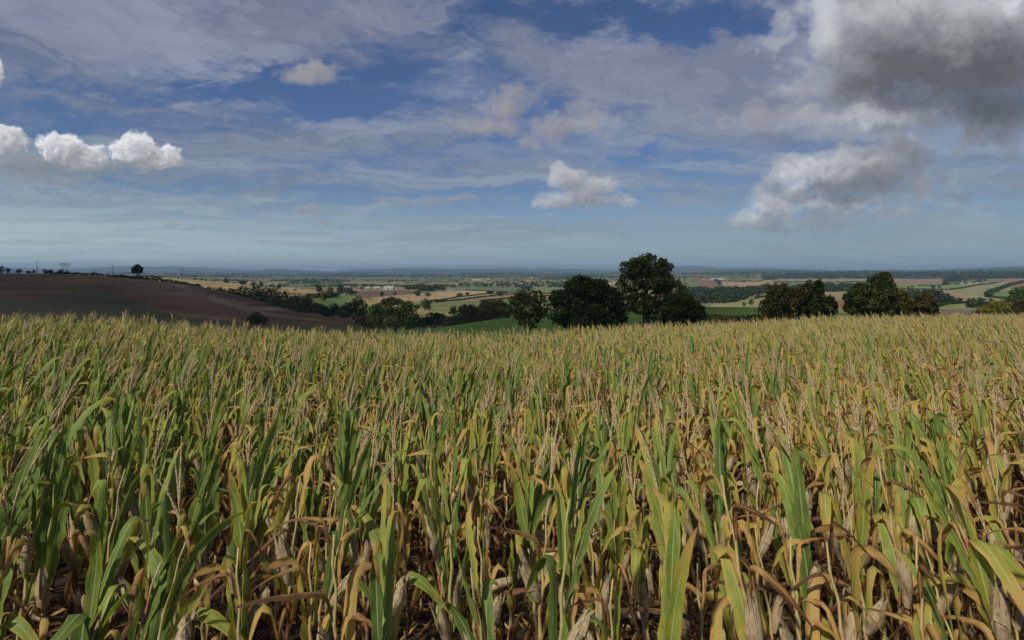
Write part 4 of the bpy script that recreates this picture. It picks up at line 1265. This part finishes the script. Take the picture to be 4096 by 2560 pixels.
for i, (px, Y, w_, lab) in enumerate([(1902, 3000, 70, 'long white shed on the far ridge at centre'), (1925, 3100, 38, 'second white building right of the long shed at centre'), (1955, 3100, 30, 'small bright house on the far ridge at centre'),
                                      (2044, 3200, 20, 'tiny white house far off above the thin brownish tree'), (2128, 3300, 24, 'tiny white house far off left of the dark dome tree'), (2175, 3300, 30, 'pale roofed house far off above the dark dome tree')]):
    house('far_house', px, 0, 0, w_, 14, 7, 0, WHITE, SHEET if i % 2 == 0 else TILE, lab, 'house', 4, group='buildings far off', Y=Y)
for (px, Y, w_, wl_, rf_, lab) in [(2445, 2000, 26, WHITE, SLATE, 'white house between dark dome tree and oak'), (2460, 2050, 22, WHITE, TILE, 'second white house between dark dome tree and oak'), (2868, 2700, 95, WHITE, SHEET, 'long pale barn right of the oak'),
                                   (2815, 2650, 16, WHITE, SLATE, 'white gable at the left end of the long pale barn'), (2902, 2500, 22, WHITE, SLATE, 'small white house at the right end of the long pale barn'), (3127, 4600, 42, WHITE, SHEET, 'isolated bright white building on the right horizon')]:
    house('far_house', px, 0, 0, w_, 14, 8, 0, wl_, rf_, lab, 'house', 4, group='buildings far off', Y=Y)
for (px, Y, w_, h_, wl_, rf_, lab) in [(3849, 1720, 11, 7, CREAM, SLATE, 'tall cream farm house on the right hillside'), (3880, 1720, 14, 5, CREAM, TILE, 'low cream house beside the tall cream farm house'), (3907, 1720, 18, 4, WHITE, SHEET, 'long white barn in the right hillside farm'),
                                       (3934, 1720, 16, 4, STONE, SLATE, 'grey barn at the right end of the hillside farm'), (3811, 1720, 7, 4, WHITE, SLATE, 'small white house left of the hillside farm'), (4010, 1720, 11, 4, WHITE, SHEET, 'first white shed by the red soil field'),
                                       (4026, 1720, 9, 4, WHITE, SHEET, 'second white shed by the red soil field'), (3946, 1740, 10, 4, WHITE, SHEET, 'tiny white shed behind the grey barn')]:
    house('farm_building', px, 0, 0, w_, 9, h_, 0, wl_, rf_, lab, 'house', 3, 2.2, group='hillside farm', Y=Y)
# ------------------------------------------------------------------ poles
POLE = simple_mat('pole_wood', (.045, .04, .035), (.09, .08, .07), 2, .9)
CER = simple_mat('insulator', (.2, .2, .2), (.3, .3, .3), 2, .3)


def pole(px, Y, top_py, label, arm=1.6, r_=.14, name='utility_pole', mat=POLE, base_py=None):
    X, Yy, z = on_ground(px, Y)
    h = EYE - (top_py - HY) / FOC * Yy - z
    o = empty(name, (X, Yy, z), label=label, cat='pole', group='wooden poles on the slopes')
    mb = MB(); mb.tube([(0, 0, -.5), (0, 0, h * .5), (0, 0, h)], [r_, r_ * .9, r_ * .7], 8); mb.build('post', mat, o, True)
    if arm:
        a = MB(); a.box((0, -.12, h - .35), (arm * 2, .12, .14)); ar = a.build('crossarm', mat, o)
        for k in (-.85, 0, .85):
            i_ = MB(); i_.tube([(arm * k, -.12, h - .28), (arm * k, -.12, h - .1)], [.06, .05], 6); i_.build('insulator', CER, ar)
    return o


pole(148, 440, 1046, 'tall thin pole on the left skyline', 0, .2)
pole(52, 450, 1076, 'short pole near the left border on the skyline', 0)
pole(384, 430, 1080, 'short pole beside the small domed skyline bush', 0)
pole(450, 415, 1062, 'pole with crossarm on the skyline left of the lone tree', 1.5, .17)
pole(728, 420, 1077, 'pole with crossarm at the corner of the straw ridge', 1.3, .17)
pole(295, 300, 1150, 'dark pole standing alone on the ploughed slope', .7, .16)
pole(1064, 830, 1128, 'thin pole on the straw ridge behind the wooded bank', .5, .15)
pole(1484, 860, 1162, 'thin pole below the white farm', 0, .17)
pole(1441, 760, 1174, 'shorter thin pole left of the one below the farm', .8, .17)
pole(1635, 620, 1181, 'first of two short close poles in the straw field', 0, .15)
pole(1640, 620, 1181, 'second of two short close poles in the straw field', 0, .15)
WPOST = simple_mat('pale_post', (.5, .5, .47), (.6, .6, .56), 2, .6)
pole(3852, 120, 1251, 'pale thin post beyond the maize near the tiny yellow bush', 0, .05, 'marker_post', WPOST)

# ------------------------------------------------------------------ maize
def veg_mat(name, kind):
    m, G, out = new_mat(name)
    at = G.n('ShaderNodeAttribute', attribute_name='lf')
    sp = G.n('ShaderNodeSeparateColor')
    G.put(sp.inputs[0], at.outputs['Color'])
    s, v, dry = sp.outputs
    rnd = at.outputs['Alpha']
    oi = G.n('ShaderNodeObjectInfo').outputs['Random']
    cbn = G.n('ShaderNodeCombineXYZ')
    def coord(a, b):
        c = G.n('ShaderNodeCombineXYZ')
        G.put(c.inputs[0], G.m('MULTIPLY', v, a))
        G.put(c.inputs[1], G.m('MULTIPLY', s, b))
        G.put(c.inputs[2], G.m('MULTIPLY', rnd, 41.0))
        return c.outputs[0]
    ae = G.m('ABSOLUTE', G.m('SUBTRACT', G.m('MULTIPLY', v, 2.0), 1.0))
    p = G.n('ShaderNodeBsdfPrincipled')
    bump_h = None
    if kind == 'leaf':
        veins = G.noise(coord(26, 1.1), 1.0, 2, .5)
        blot = G.noise(coord(3.0, 7.0), 1.0, 4, .6)
        streak = G.noise(coord(14, 4.0), 1.0, 3, .6)
        x = G.m('ADD', G.m('MULTIPLY', dry, 1.0), G.m('MULTIPLY', G.m('POWER', s, 4.0), .44))
        x = G.m('ADD', x, G.m('MULTIPLY', G.m('POWER', ae, 3.0), .20))
        x = G.m('ADD', x, G.m('MULTIPLY', G.m('SUBTRACT', blot, .5), .66))
        x = G.m('ADD', x, G.m('MULTIPLY', G.m('SUBTRACT', oi, .5), .12), clamp=True)
        c = G.ramp(x, [(0, (.105, .170, .038)), (.15, (.155, .232, .048)), (.30, (.225, .310, .054)), (.44, (.36, .36, .060)), (.56, (.53, .37, .09)), (.68, (.56, .34, .12)), (.84, (.25, .125, .042)), (1.0, (.10, .046, .018))])
        c = G.mix(G.step(veins, .35, .65, 0.0, .22), c, G.v('MULTIPLY', c, (.60, .64, .6)))
        c = G.mix(G.m('MULTIPLY', G.step(streak, .60, .68), .45), c, (.34, .30, .15))
        spots = G.noise(coord(9, 30), 1.0, 2, .6)
        c = G.mix(G.m('MULTIPLY', G.step(spots, .64, .70), .55), c, (.16, .095, .04))
        rib = G.step(ae, .04, .12, .92, 0.0)
        rib = G.m('MULTIPLY', rib, G.m('SUBTRACT', 1.0, G.m('POWER', s, 2.0)))
        c = G.mix(rib, c, G.mix(G.step(x, .4, .8), (.44, .50, .24), (.46, .34, .18)))
        bump_h = G.m('ADD', veins, G.m('MULTIPLY', rib, .8))
        rough, spec, tl = .5, .30, .36
    elif kind == 'stalk':
        n = G.noise(coord(3, 5.0), 1.0, 3, .6)
        seg = G.noise(coord(0, 9.0), 1.0, 1, .5)
        c = G.ramp(G.m('ADD', G.m('MULTIPLY', dry, .5), G.m('MULTIPLY', n, .5), clamp=True), [(0, (.12, .16, .05)), (.35, (.34, .31, .12)), (.6, (.44, .30, .15)), (1, (.19, .10, .045))])
        c = G.mix(G.m('MULTIPLY', G.step(seg, .52, .62), G.step(rnd, .35, .7, .1, .85)), c, (.36, .085, .075))
        rough, spec, tl = .45, .35, 0
    elif kind == 'tassel':
        n = G.noise(G.n('ShaderNodeTexCoord').outputs['Object'], 60, 2, .6)
        c = G.mix(G.step(n, .3, .7), G.mix(rnd, (.29, .215, .110), (.40, .305, .165)), (.55, .45, .26))
        rough, spec, tl = .85, .1, .12
    elif kind == 'husk':
        n = G.noise(coord(24, 2.5), 1.0, 4, .6)
        b2 = G.noise(coord(4, 4), 1.0, 3, .6)
        c = G.mix(G.step(n, .3, .7), (.30, .22, .125), (.50, .42, .27))
        c = G.mix(G.m('MULTIPLY', G.step(b2, .45, .72), G.m('ADD', .3, dry), clamp=True), c, (.17, .10, .06))
        c = G.mix(G.step(dry, 1.2, 1.5), c, (.06, .03, .02))
        bump_h = n
        rough, spec, tl = .7, .2, .1
    else:
        n = G.noise(coord(30, 30), 1.0, 1, .5)
        c = G.mix(n, (.30, .17, .025), (.46, .29, .05))
        rough, spec, tl = .4, .4, 0
    G.put(p.inputs['Base Color'], c)
    p.inputs['Roughness'].default_value = rough
    p.inputs['Specular IOR Level'].default_value = spec
    if bump_h is not None:
        b = G.n('ShaderNodeBump')
        b.inputs['Strength'].default_value = .6
        b.inputs['Distance'].default_value = .004
        G.put(b.inputs['Height'], bump_h)
        G.put(p.inputs['Normal'], b.outputs[0])
    if tl:
        t = G.n('ShaderNodeBsdfTranslucent')
        G.put(t.inputs[0], G.v('MULTIPLY', c, (1.15, 1.1, .55)))
        mx = G.n('ShaderNodeMixShader')
        mx.inputs[0].default_value = tl
        G.put(mx.inputs[1], p.outputs[0])
        G.put(mx.inputs[2], t.outputs[0])
        G.put(out.inputs[0], mx.outputs[0])
    else:
        G.put(out.inputs[0], p.outputs[0])
    return m


MM = {k: veg_mat('maize_' + k, k) for k in ('leaf', 'stalk', 'tassel', 'husk', 'kernel')}
MLIST = [MM['leaf'], MM['stalk'], MM['tassel'], MM['husk'], MM['kernel']]
MIDX = {'leaf': 0, 'stalk': 1, 'tassel': 2, 'husk': 3, 'kernel': 4}


def leaf_shape(r, base, az, L, Wd, th0, th1, powr, fold, wind, dry, nseg, across, twist=0.0):
    a = np.array([math.cos(az), math.sin(az), 0])
    side0 = np.array([-math.sin(az), math.cos(az), 0])
    ss_ = np.linspace(0, 1, nseg + 1)
    rnd = r.random()
    ph1, ph2, fr = r.uniform(0, 6.28), r.uniform(0, 6.28), r.uniform(3.5, 7)
    amp = r.uniform(.10, .34)
    sw = r.uniform(-.5, .5)
    pth = []
    p_ = np.array(base, float) + a * .008
    T = []
    for i, s in enumerate(ss_):
        th = th0 + (th1 - th0) * s ** powr
        if fold is not None:
            th += fold[1] / (1 + math.exp(-(s - fold[0]) * 34))
        th = min(th, 3.0)
        ang = az + sw * s
        d = np.array([math.cos(ang) * math.sin(th), math.sin(ang) * math.sin(th), math.cos(th)])
        d = d + np.array([0, wind * s, 0])
        d /= np.linalg.norm(d)
        pth.append(p_.copy()); T.append(d)
        p_ = p_ + d * L / nseg
    V, A = [], []
    vs = np.linspace(-1, 1, across)
    for i, s in enumerate(ss_):
        w = Wd * .5 * (.50 + .50 * math.sin(min(s * 2.6, 1) * math.pi / 2)) * max(0.0, (1 - s ** 2.6)) ** .75 + .0012
        if s < .04: w *= .75
        tw = twist * (1.8 if dry > .4 else 1.0) * s + .35 * math.sin(s * 4 + ph2) * (s ** .5)
        side = side0 - T[i] * np.dot(side0, T[i]); side /= max(np.linalg.norm(side), 1e-6)
        nrm = np.cross(T[i], side)
        side, nrm = side * math.cos(tw) + nrm * math.sin(tw), nrm * math.cos(tw) - side * math.sin(tw)
        cup = .55 * (1 - s) + .12 + (.5 if dry > .6 else 0)
        jl, jr = 1 + r.uniform(-.10, .07) * (s > .1), 1 + r.uniform(-.10, .07) * (s > .1)
        for v in vs:
            v = v * (jl if v < 0 else jr)
            wav = amp * w * math.sin(s * fr * 6.28 + ph1 + (2.1 if v > 0 else 0)) * abs(v) ** 1.5 * min(1, s * 5)
            V.append(pth[i] + side * v * w * (1 - .15 * cup * abs(v)) + nrm * (-cup * w * abs(v) ** 1.4 * .8 + wav))
            A.append((s, min(1, max(0, (v + 1) / 2)), dry, rnd))
    F = []
    for i in range(nseg):
        for k in range(across - 1):
            q = i * across + k
            F.append((q, q + 1, q + across + 1, q + across))
    return V, F, A


def maize_parts(seed, dryness, lod):
    """parts of one plant: list of (name, material key, verts, faces, attrs, parent name)"""
    r = random.Random(seed)
    H = r.uniform(1.44, 1.76)
    bend = r.uniform(.060, .135)
    bx = r.uniform(-.03, .03)
    parts = []
    plane = r.uniform(0, math.pi)
    nl = r.randint(8, 10) if lod == 0 else 9
    rs = r.random()
    # stalk
    mb = MB()
    pts, rad, at = [], [], []
    N = 13 if lod == 0 else 4
    for i in range(N + 1):
        t = i / N
        z = t * H
        zig = .006 * (1 if i % 2 else -1) * (lod == 0)
        for (dz, k) in (((-.012, 1.0), (0, 1.3), (.012, 1.0)) if lod == 0 and 0 < i < N else ((0, 1.0),)):
            pts.append((zig, 0, z + dz if i else z - .03)); rad.append((.0135 * (1 - t) + .0045) * k)
            at.append((t, .5, dryness * .6 + .4 * (1 - t), rs))
    mb.tube(pts, rad, 7 if lod == 0 else 3, at)
    parts.append(['stalk', 'stalk', mb.v, mb.f, mb.a, None])
    for i in range(nl):
        t = (i + .6) / nl
        z = .12 + (H - .16) * t ** .92
        az = plane + (math.pi if i % 2 else 0) + r.uniform(-.45, .45)
        low = max(0.0, 1 - t / .50)
        dr = dryness + r.uniform(-.22, .22) + (.86 * min(1, low * 2.2)) - .02
        if t > .8: dr += r.uniform(-.12, .20)
        if r.random() < .14: dr += .35
        dr = min(max(dr, .0), 1.0)
        L = (.46 + .27 * math.sin(t * math.pi)) * r.uniform(.8, 1.12)
        Wd = (.054 + .040 * math.sin(min(1, t * 1.2) * math.pi) + .008) * r.uniform(.85, 1.15)
        th0 = r.uniform(.05, .22) + .20 * low
        th1 = r.uniform(.15, .95) + .7 * low
        if r.random() < .2: th1 += .9
        fold = None
        if r.random() < (.62 if t > .45 else .8):
            fold = (r.uniform(.45, .94), r.uniform(1.3, 2.9))
        if dr > .42:
            Wd *= .80; th1 += r.uniform(0, .6)
            if r.random() < .6: fold = (r.uniform(.3, .8), r.uniform(1.4, 2.9))
        if dr > .55 or low > .2:
            fold = (r.uniform(.15, .5), r.uniform(1.2, 2.3)); Wd *= .62; L *= .80
        V, F, A = leaf_shape(r, (0, 0, z), az, L, Wd, th0, th1, r.uniform(1.4, 3.6), fold, r.uniform(.05, .35), dr,
                             16 if lod == 0 else 6, 5 if lod == 0 else 3, r.uniform(-.9, .9))
        parts.append(['leaf', 'leaf', V, F, A, None])
    for i in range(4 if lod == 0 else 2):
        z = r.uniform(.25, .95)
        V, F, A = leaf_shape(r, (0, 0, z), r.uniform(0, 6.28), r.uniform(.30, .5), r.uniform(.025, .05), r.uniform(.3, .7), r.uniform(1.0, 2.0), 1.5, (r.uniform(.1, .4), r.uniform(1.4, 2.2)),
                             .1, r.uniform(.72, 1.0), 12 if lod == 0 else 5, 5 if lod == 0 else 3, r.uniform(-1.5, 1.5))
        parts.append(['leaf', 'leaf', V, F, A, None])
    # ear
    for e in range(1 if r.random() < .5 else 2):
        z = r.uniform(.85, 1.15) - .16 * e
        az = plane + (0 if e else math.pi) + r.uniform(-.6, .6)
        tilt = r.uniform(.10, .60) if r.random() < .88 else r.uniform(1.3, 2.4)
        EL, ER = r.uniform(.20, .28), r.uniform(.029, .037)
        dirv = Vector((math.cos(az) * math.sin(tilt), math.sin(az) * math.sin(tilt), math.cos(tilt)))
        xs = dirv.cross(Vector((0, 0, 1))).normalized(); yv = dirv.cross(xs)
        base = Vector((math.cos(az) * .014, math.sin(az) * .014, z))
        n, mr = (12, 9) if lod == 0 else (4, 3)
        V, F, A = [], [], []
        rn = r.random(); er = r.uniform(0, .7)
        for j in range(mr + 1):
            t = j / mr
            ra = ER * (math.sin(math.pi * (.13 + .80 * t ** .9)) ** .8) * (1 if t < .97 else .5)
            for k in range(n):
                an = 6.283 * k / n
                q = base + dirv * EL * t + (xs * math.cos(an) + yv * math.sin(an)) * ra * (1 + .07 * math.sin(an * 4 + t * 5))
                V.append(q); A.append((t, k / n, er, rn))
        for j in range(mr):
            for k in range(n):
                F.append((j * n + k, j * n + (k + 1) % n, (j + 1) * n + (k + 1) % n, (j + 1) * n + k))
        F.append(tuple(mr * n + k for k in range(n)))
        if lod == 0:
            for q in range(r.randint(3, 6)):
                an = r.uniform(0, 6.283); w0_ = ER * r.uniform(.35, .8)
                o_ = xs * math.cos(an) + yv * math.sin(an); sv = dirv.cross(o_)
                st = r.uniform(.35, .8); spl = r.uniform(.02, .75)
                b0 = len(V)
                for jj in range(5):
                    tt = jj / 4
                    c_ = base + dirv * EL * (st + tt * (1.14 - st)) + o_ * (ER * 1.04 * math.sin(math.pi * (.13 + .8 * min(1, st + tt * (1 - st)) ** .9)) ** .8 + spl * tt * tt * .05)
                    ww = w0_ * (1 - tt ** 1.5) + .001
                    V += [c_ - sv * ww, c_ + o_ * .003, c_ + sv * ww]
                    A += [(tt, .2 + .1 * q, er, rn), (tt, .5, er, rn), (tt, .8, er, rn)]
                for jj in range(4):
                    for kk in range(2):
                        g = b0 + jj * 3 + kk
                        F.append((g, g + 1, g + 4, g + 3))
        if lod == 0:
            for q in range(9):
                an = r.uniform(0, 6.283); o_ = xs * math.cos(an) + yv * math.sin(an)
                c_ = base + dirv * EL * .99; e_ = c_ + dirv * r.uniform(.02, .045) + o_ * r.uniform(.005, .03) + Vector((0, 0, -.012))
                b0 = len(V); w_ = dirv.cross(o_) * .0022
                V += [c_ - w_, c_ + w_, e_]; A += [(.9, .5, 1.8, rn)] * 3; F.append((b0, b0 + 1, b0 + 2))
        nm = 'ear'
        parts.append([nm, 'husk', V, F, A, None])
        if lod == 0 and r.random() < .07:
            mb = MB()
            c0 = base + dirv * EL * .45 + yv * ER * .16 * (1 if yv.y < 0 else -1)
            mb.tube([c0, c0 + dirv * EL * .2, c0 + dirv * EL * .42, c0 + dirv * EL * .55], [ER * .9, ER * .88, ER * .7, ER * .2], 9)
            parts.append(['kernels', 'kernel', mb.v, mb.f, mb.a, 'ear'])
    # tassel
    if r.random() < (.70 if lod == 0 else .64):
        mb = MB()
        top = Vector((0, 0, H + .05))
        mb.tube([(0, 0, H - .02), (0, 0, H + .06)], [.006, .005], 4 if lod == 0 else 3, [(0, 0, .5, rs)] * 2)
        TL = r.uniform(.20, .31)
        nb = r.randint(4, 10) if lod == 0 else 5
        spread = r.uniform(.14, .55)
        if lod == 0: mb.tube([top, top + Vector((0, .01, .10))], [.005, .004], 5, [(0, 0, .5, rs)] * 2)
        for b in range(nb + 1):
            main = b == nb
            an = r.uniform(0, 6.283)
            st = top + Vector((0, 0, .03 + (.10 * b / nb)))
            tl = r.uniform(.05, spread) if not main else .02
            d = Vector((math.cos(an) * tl, math.sin(an) * tl + .12, 1)).normalized()
            l_ = TL * (1.0 if main else r.uniform(.55, .85))
            segs = 9 if lod == 0 else 3
            droop = r.uniform(0, .75)
            pts = [st + d * l_ * (q / segs) + Vector((math.cos(an) * .3, .5, -.35)) * droop * l_ * .4 * (q / segs) ** 2 for q in range(segs + 1)]
            rr_ = (.0058 if main else .0042) * (1.0 if lod == 0 else 1.2)
            mb.tube(pts, [.0022] + [rr_ * r.uniform(.75, 1.2) * (1 - .55 * (q / segs) ** 3) for q in range(1, segs + 1)], 4 if lod == 0 else 3, [(q / segs, 0, .5, rs) for q in range(segs + 1)])
            if lod == 0:
                for q in range(int(l_ / .0085)):
                    t = (q + .5) / int(l_ / .0085)
                    if t < .12: continue
                    k_ = min(int(t * segs), segs - 1); c_ = pts[k_].lerp(pts[k_ + 1], t * segs - k_)
                    a2 = r.uniform(0, 6.283)
                    o_ = Vector((math.cos(a2), math.sin(a2), .9)).normalized()
                    w_ = o_.cross(d).normalized() * .0038
                    e_ = c_ + o_ * .0145
                    mb.add([c_ - w_ * .3, c_.lerp(e_, .5) - w_, e_, c_.lerp(e_, .5) + w_], [(0, 1, 2, 3)], [(t, .5, .5, rs)] * 4)
        parts.append(['tassel', 'tassel', mb.v, mb.f, mb.a, None])
    for P__ in parts:
        V = np.array([tuple(q) for q in P__[2]], float)
        z = np.maximum(V[:, 2], 0)
        V[:, 1] += bend * z ** 2
        V[:, 0] += bx * z ** 2
        P__[2] = V
    return parts


NV, NF = 24, 20
PROTO = []
for i in range(NV):
    dryn = (-.02 + .22 * ((i * 7) % 12) / 12) if i < NV // 2 else (.32 + .26 * ((i * 5) % 12) / 12)
    PROTO.append(maize_parts(900 + i * 17, dryn, 0))
lodv = [maize_parts(300 + i * 19, (-.02 + .22 * ((i * 3) % 10) / 10) if i < NF // 2 else (.28 + .22 * ((i * 3) % 10) / 10), 1) for i in range(NF)]


def joined(name, parts, flip=1):
    V, F, A, M = [], [], [], []
    b = 0
    for (_, mk, v, f, a, _p) in parts:
        V.append(v); A += a
        F += [tuple(q + b for q in g) for g in f]
        M += [MIDX[mk]] * len(f)
        b += len(v)
    me = mesh_data(name, np.concatenate(V), F, MLIST, True, np.array([tuple(q) for q in A]))
    me.polygons.foreach_set('material_index', np.array(M, dtype=np.int32))
    return me


# plant positions: rows running slightly askew, 0.75 m apart
pos_all = []
r = random.Random(42)
ROW = .74
ang = R(-4)
ca, sa = math.cos(ang), math.sin(ang)
for j in range(0, 140):
    v0 = 2.75 + j * ROW
    for i in range(-620, 621):
        u0 = i * .245 + r.uniform(-.05, .05) + (j * .09) % .2
        x = u0 * ca - v0 * sa + r.uniform(-.05, .05) - v0 * 0
        y = u0 * sa + v0 * ca + r.uniform(-.06, .06)
        if y < 2.3 or abs(x) > 1.02 * y + 1.5 or r.random() < .06: continue
        e = float(edge_y(x)) + 1.2 * math.sin(x * .13)
        if y > e: continue
        if y > 22 and r.random() < .12: continue
        pos_all.append((x, y, j))
pos_all = np.array(pos_all)
zg = height(pos_all[:, 0], pos_all[:, 1])
inview = np.abs(pos_all[:, 0]) < .845 * pos_all[:, 1] + .05
order = np.argsort(np.where(inview, pos_all[:, 1], 1e6))
IND = order[:300]
rest = order[300:]


def dry_prob(x, y):
    u = x / max(y, 1)
    return min(.95, max(.08, .45 + .62 * u + .85 * (.6 * float(vnoise(x / 3.1, y / 3.1, 91)) + .4 * float(vnoise(x / 11, y / 11, 92)) - .5) + .06 * min(1, y / 30)))


# the 300 plants that show largest, each a thing with its parts
proto_mesh = []
for i, pr in enumerate(PROTO):
    lst = []
    for (nm, mk, v, f, a, par) in pr:
        lst.append((nm, mesh_data(nm, v, f, MM[mk], mk not in ('tassel',), np.array([tuple(q) for q in a])), par))
    proto_mesh.append(lst)
rows = {}
for k in IND:
    rows.setdefault(int(pos_all[k, 2]), []).append(k)
ordn = ['front', 'second', 'third', 'fourth', 'fifth', 'sixth', 'seventh', 'eighth', 'ninth', 'tenth']
ones = ['', 'first', 'second', 'third', 'fourth', 'fifth', 'sixth', 'seventh', 'eighth', 'ninth', 'tenth', 'eleventh', 'twelfth', 'thirteenth', 'fourteenth', 'fifteenth', 'sixteenth', 'seventeenth', 'eighteenth', 'nineteenth']
tens = {20: 'twenty', 30: 'thirty', 40: 'forty', 50: 'fifty', 60: 'sixty', 70: 'seventy', 80: 'eighty'}


def ordinal(n):
    if n < 20: return ones[n]
    t, o = n // 10 * 10, n % 10
    return tens[t] + '-' + ones[o] if o else tens[t][:-1] + 'ieth'


rr = random.Random(8)
for row in sorted(rows):
    ks = sorted(rows[row], key=lambda k: pos_all[k, 0])
    for q, k in enumerate(ks):
        x, y, _ = pos_all[k]
        isdry = rr.random() < dry_prob(x, y)
        vi = rr.randrange(NV // 2) + (NV // 2 if isdry else 0)
        plist = proto_mesh[vi]
        if row < 3 and rr.random() < .6: plist = [q_ for q_ in plist if q_[0] != 'tassel']
        kinds = [n_ for n_, _, _ in plist]
        look = 'yellowing maize plant' if isdry else 'green maize plant'
        feat = ''
        if 'kernels' in kinds: feat = ' with an open ear'
        elif kinds.count('ear') > 1: feat = ' with two husked ears'
        elif 'tassel' not in kinds: feat = ' that has no tassel'
        rown = ordn[row] if row < len(ordn) else ordinal(row + 1)
        lab = f'{look}{feat}, {rown} row, {ordinal(q + 1)} from the left'
        o = empty('maize_plant', (x, y, float(zg[k])), rr.uniform(-.5, .5), label=lab, cat='maize plant', group='maize plants in the nearest rows')
        o.rotation_euler = (rr.uniform(-.10, .01), rr.uniform(-.05, .05), rr.uniform(-.55, .55))
        sc_ = rr.uniform(.92, 1.10)
        o.scale = (sc_, sc_, sc_)
        last = None
        for (nm, me, par) in plist:
            c = bpy.data.objects.new(nm, me)
            COL.objects.link(c)
            c.parent = last if par else o
            if nm == 'ear': last = c

# all other plants: one mass
src = bpy.data.collections.new('maize_kinds')
for i, pr in enumerate(PROTO):
    src.objects.link(bpy.data.objects.new('maize_kind_%02d' % i, joined('maize_kind', pr)))
for i, pr in enumerate(lodv):
    src.objects.link(bpy.data.objects.new('maize_kind_%02d' % (NV + i), joined('maize_kind_far', pr)))
n = len(rest)
me = mesh_data('maize_field', np.stack([pos_all[rest, 0], pos_all[rest, 1], zg[rest]], 1), np.zeros((0, 4), dtype=np.int32), None, False)
idx, rot, scl = [], [], []
for k in rest:
    x, y, _ = pos_all[k]
    isdry = rr.random() < dry_prob(x, y)
    if y < 17: i = rr.randrange(NV // 2) + (NV // 2 if isdry else 0)
    else: i = NV + rr.randrange(NF // 2) + (NF // 2 if isdry else 0)
    idx.append(i)
    rot += [rr.uniform(-.12, .01), rr.uniform(-.06, .06), rr.uniform(-.6, .6)]
    scl.append(rr.uniform(.82, 1.10) * (1.12 if rr.random() < .06 else 1) * (.94 + .12 * float(vnoise(x / 4, y / 4, 95))))
    if rr.random() < .05: rot[-3] += rr.uniform(-.5, .3); rot[-2] += rr.uniform(-.5, .5)
a = me.attributes.new('idx', 'INT', 'POINT'); a.data.foreach_set('value', idx)
a = me.attributes.new('rot', 'FLOAT_VECTOR', 'POINT'); a.data.foreach_set('vector', rot)
a = me.attributes.new('scl', 'FLOAT', 'POINT'); a.data.foreach_set('value', scl)
fo = link_obj('maize_field', me)
tag(fo, 'dense ripening maize stretching from the nearest rows to the field edge', 'maize', kind='stuff')
ng = bpy.data.node_groups.new('plant_scatter', 'GeometryNodeTree')
ng.interface.new_socket('Geometry', in_out='INPUT', socket_type='NodeSocketGeometry')
ng.interface.new_socket('Geometry', in_out='OUTPUT', socket_type='NodeSocketGeometry')
G = NG(ng)
gi, go = G.n('NodeGroupInput'), G.n('NodeGroupOutput')
ci = G.n('GeometryNodeCollectionInfo')
ci.inputs['Collection'].default_value = src
ci.inputs['Separate Children'].default_value = True
ci.inputs['Reset Children'].default_value = True


def named(nm, ty):
    q = G.n('GeometryNodeInputNamedAttribute', data_type=ty)
    q.inputs['Name'].default_value = nm
    return [s for s in q.outputs if s.enabled][0]


ip = G.n('GeometryNodeInstanceOnPoints')
ng.links.new(gi.outputs[0], ip.inputs['Points'])
ng.links.new(ci.outputs[0], ip.inputs['Instance'])
ip.inputs['Pick Instance'].default_value = True
ng.links.new(named('idx', 'INT'), ip.inputs['Instance Index'])
e2r = G.n('FunctionNodeEulerToRotation')
ng.links.new(named('rot', 'FLOAT_VECTOR'), e2r.inputs[0])
ng.links.new(e2r.outputs[0], ip.inputs['Rotation'])
ng.links.new(named('scl', 'FLOAT'), ip.inputs['Scale'])
ng.links.new(ip.outputs[0], go.inputs[0])
md = fo.modifiers.new('scatter', 'NODES')
md.node_group = ng

# dry litter between the stalks
C, S = [], []
r = np.random.default_rng(12)
n = 9000
Yl = 2 + 10 * r.random(n); Xl = (r.random(n) - .5) * 2.1 * Yl
C = np.stack([Xl, Yl, height(Xl, Yl) + .012 + .05 * r.random(n) ** 2], 1)
d = r.normal(size=(n, 3)); d[:, 2] *= .18; d /= np.linalg.norm(d, axis=1)[:, None]
sv = np.cross(d, np.array([0, 0, 1.0]) + .4 * r.normal(size=(n, 3))); sv /= np.linalg.norm(sv, axis=1)[:, None]
l_ = (.03 + .14 * r.random(n))[:, None]; w_ = (.005 + .018 * r.random(n))[:, None]
V = np.stack([C - d * l_, C + sv * w_, C + d * l_, C - sv * w_], 1).reshape(-1, 3)
F = np.arange(n * 4).reshape(n, 4)
A = np.zeros((n * 4, 4)); A[:, 0] = .5; A[:, 1] = np.tile([.5, .9, .5, .1], n); A[:, 2] = np.repeat(.62 + .35 * r.random(n), 4); A[:, 3] = np.repeat(r.random(n), 4)
tag(link_obj('leaf_litter', mesh_data('leaf_litter', V, F, MM['leaf'], False, A)), 'dry broken leaves lying on the soil between the stalks', 'litter', kind='stuff')
print('plants', len(pos_all), 'lowest', LOWEST, 'highest', HIGHEST)
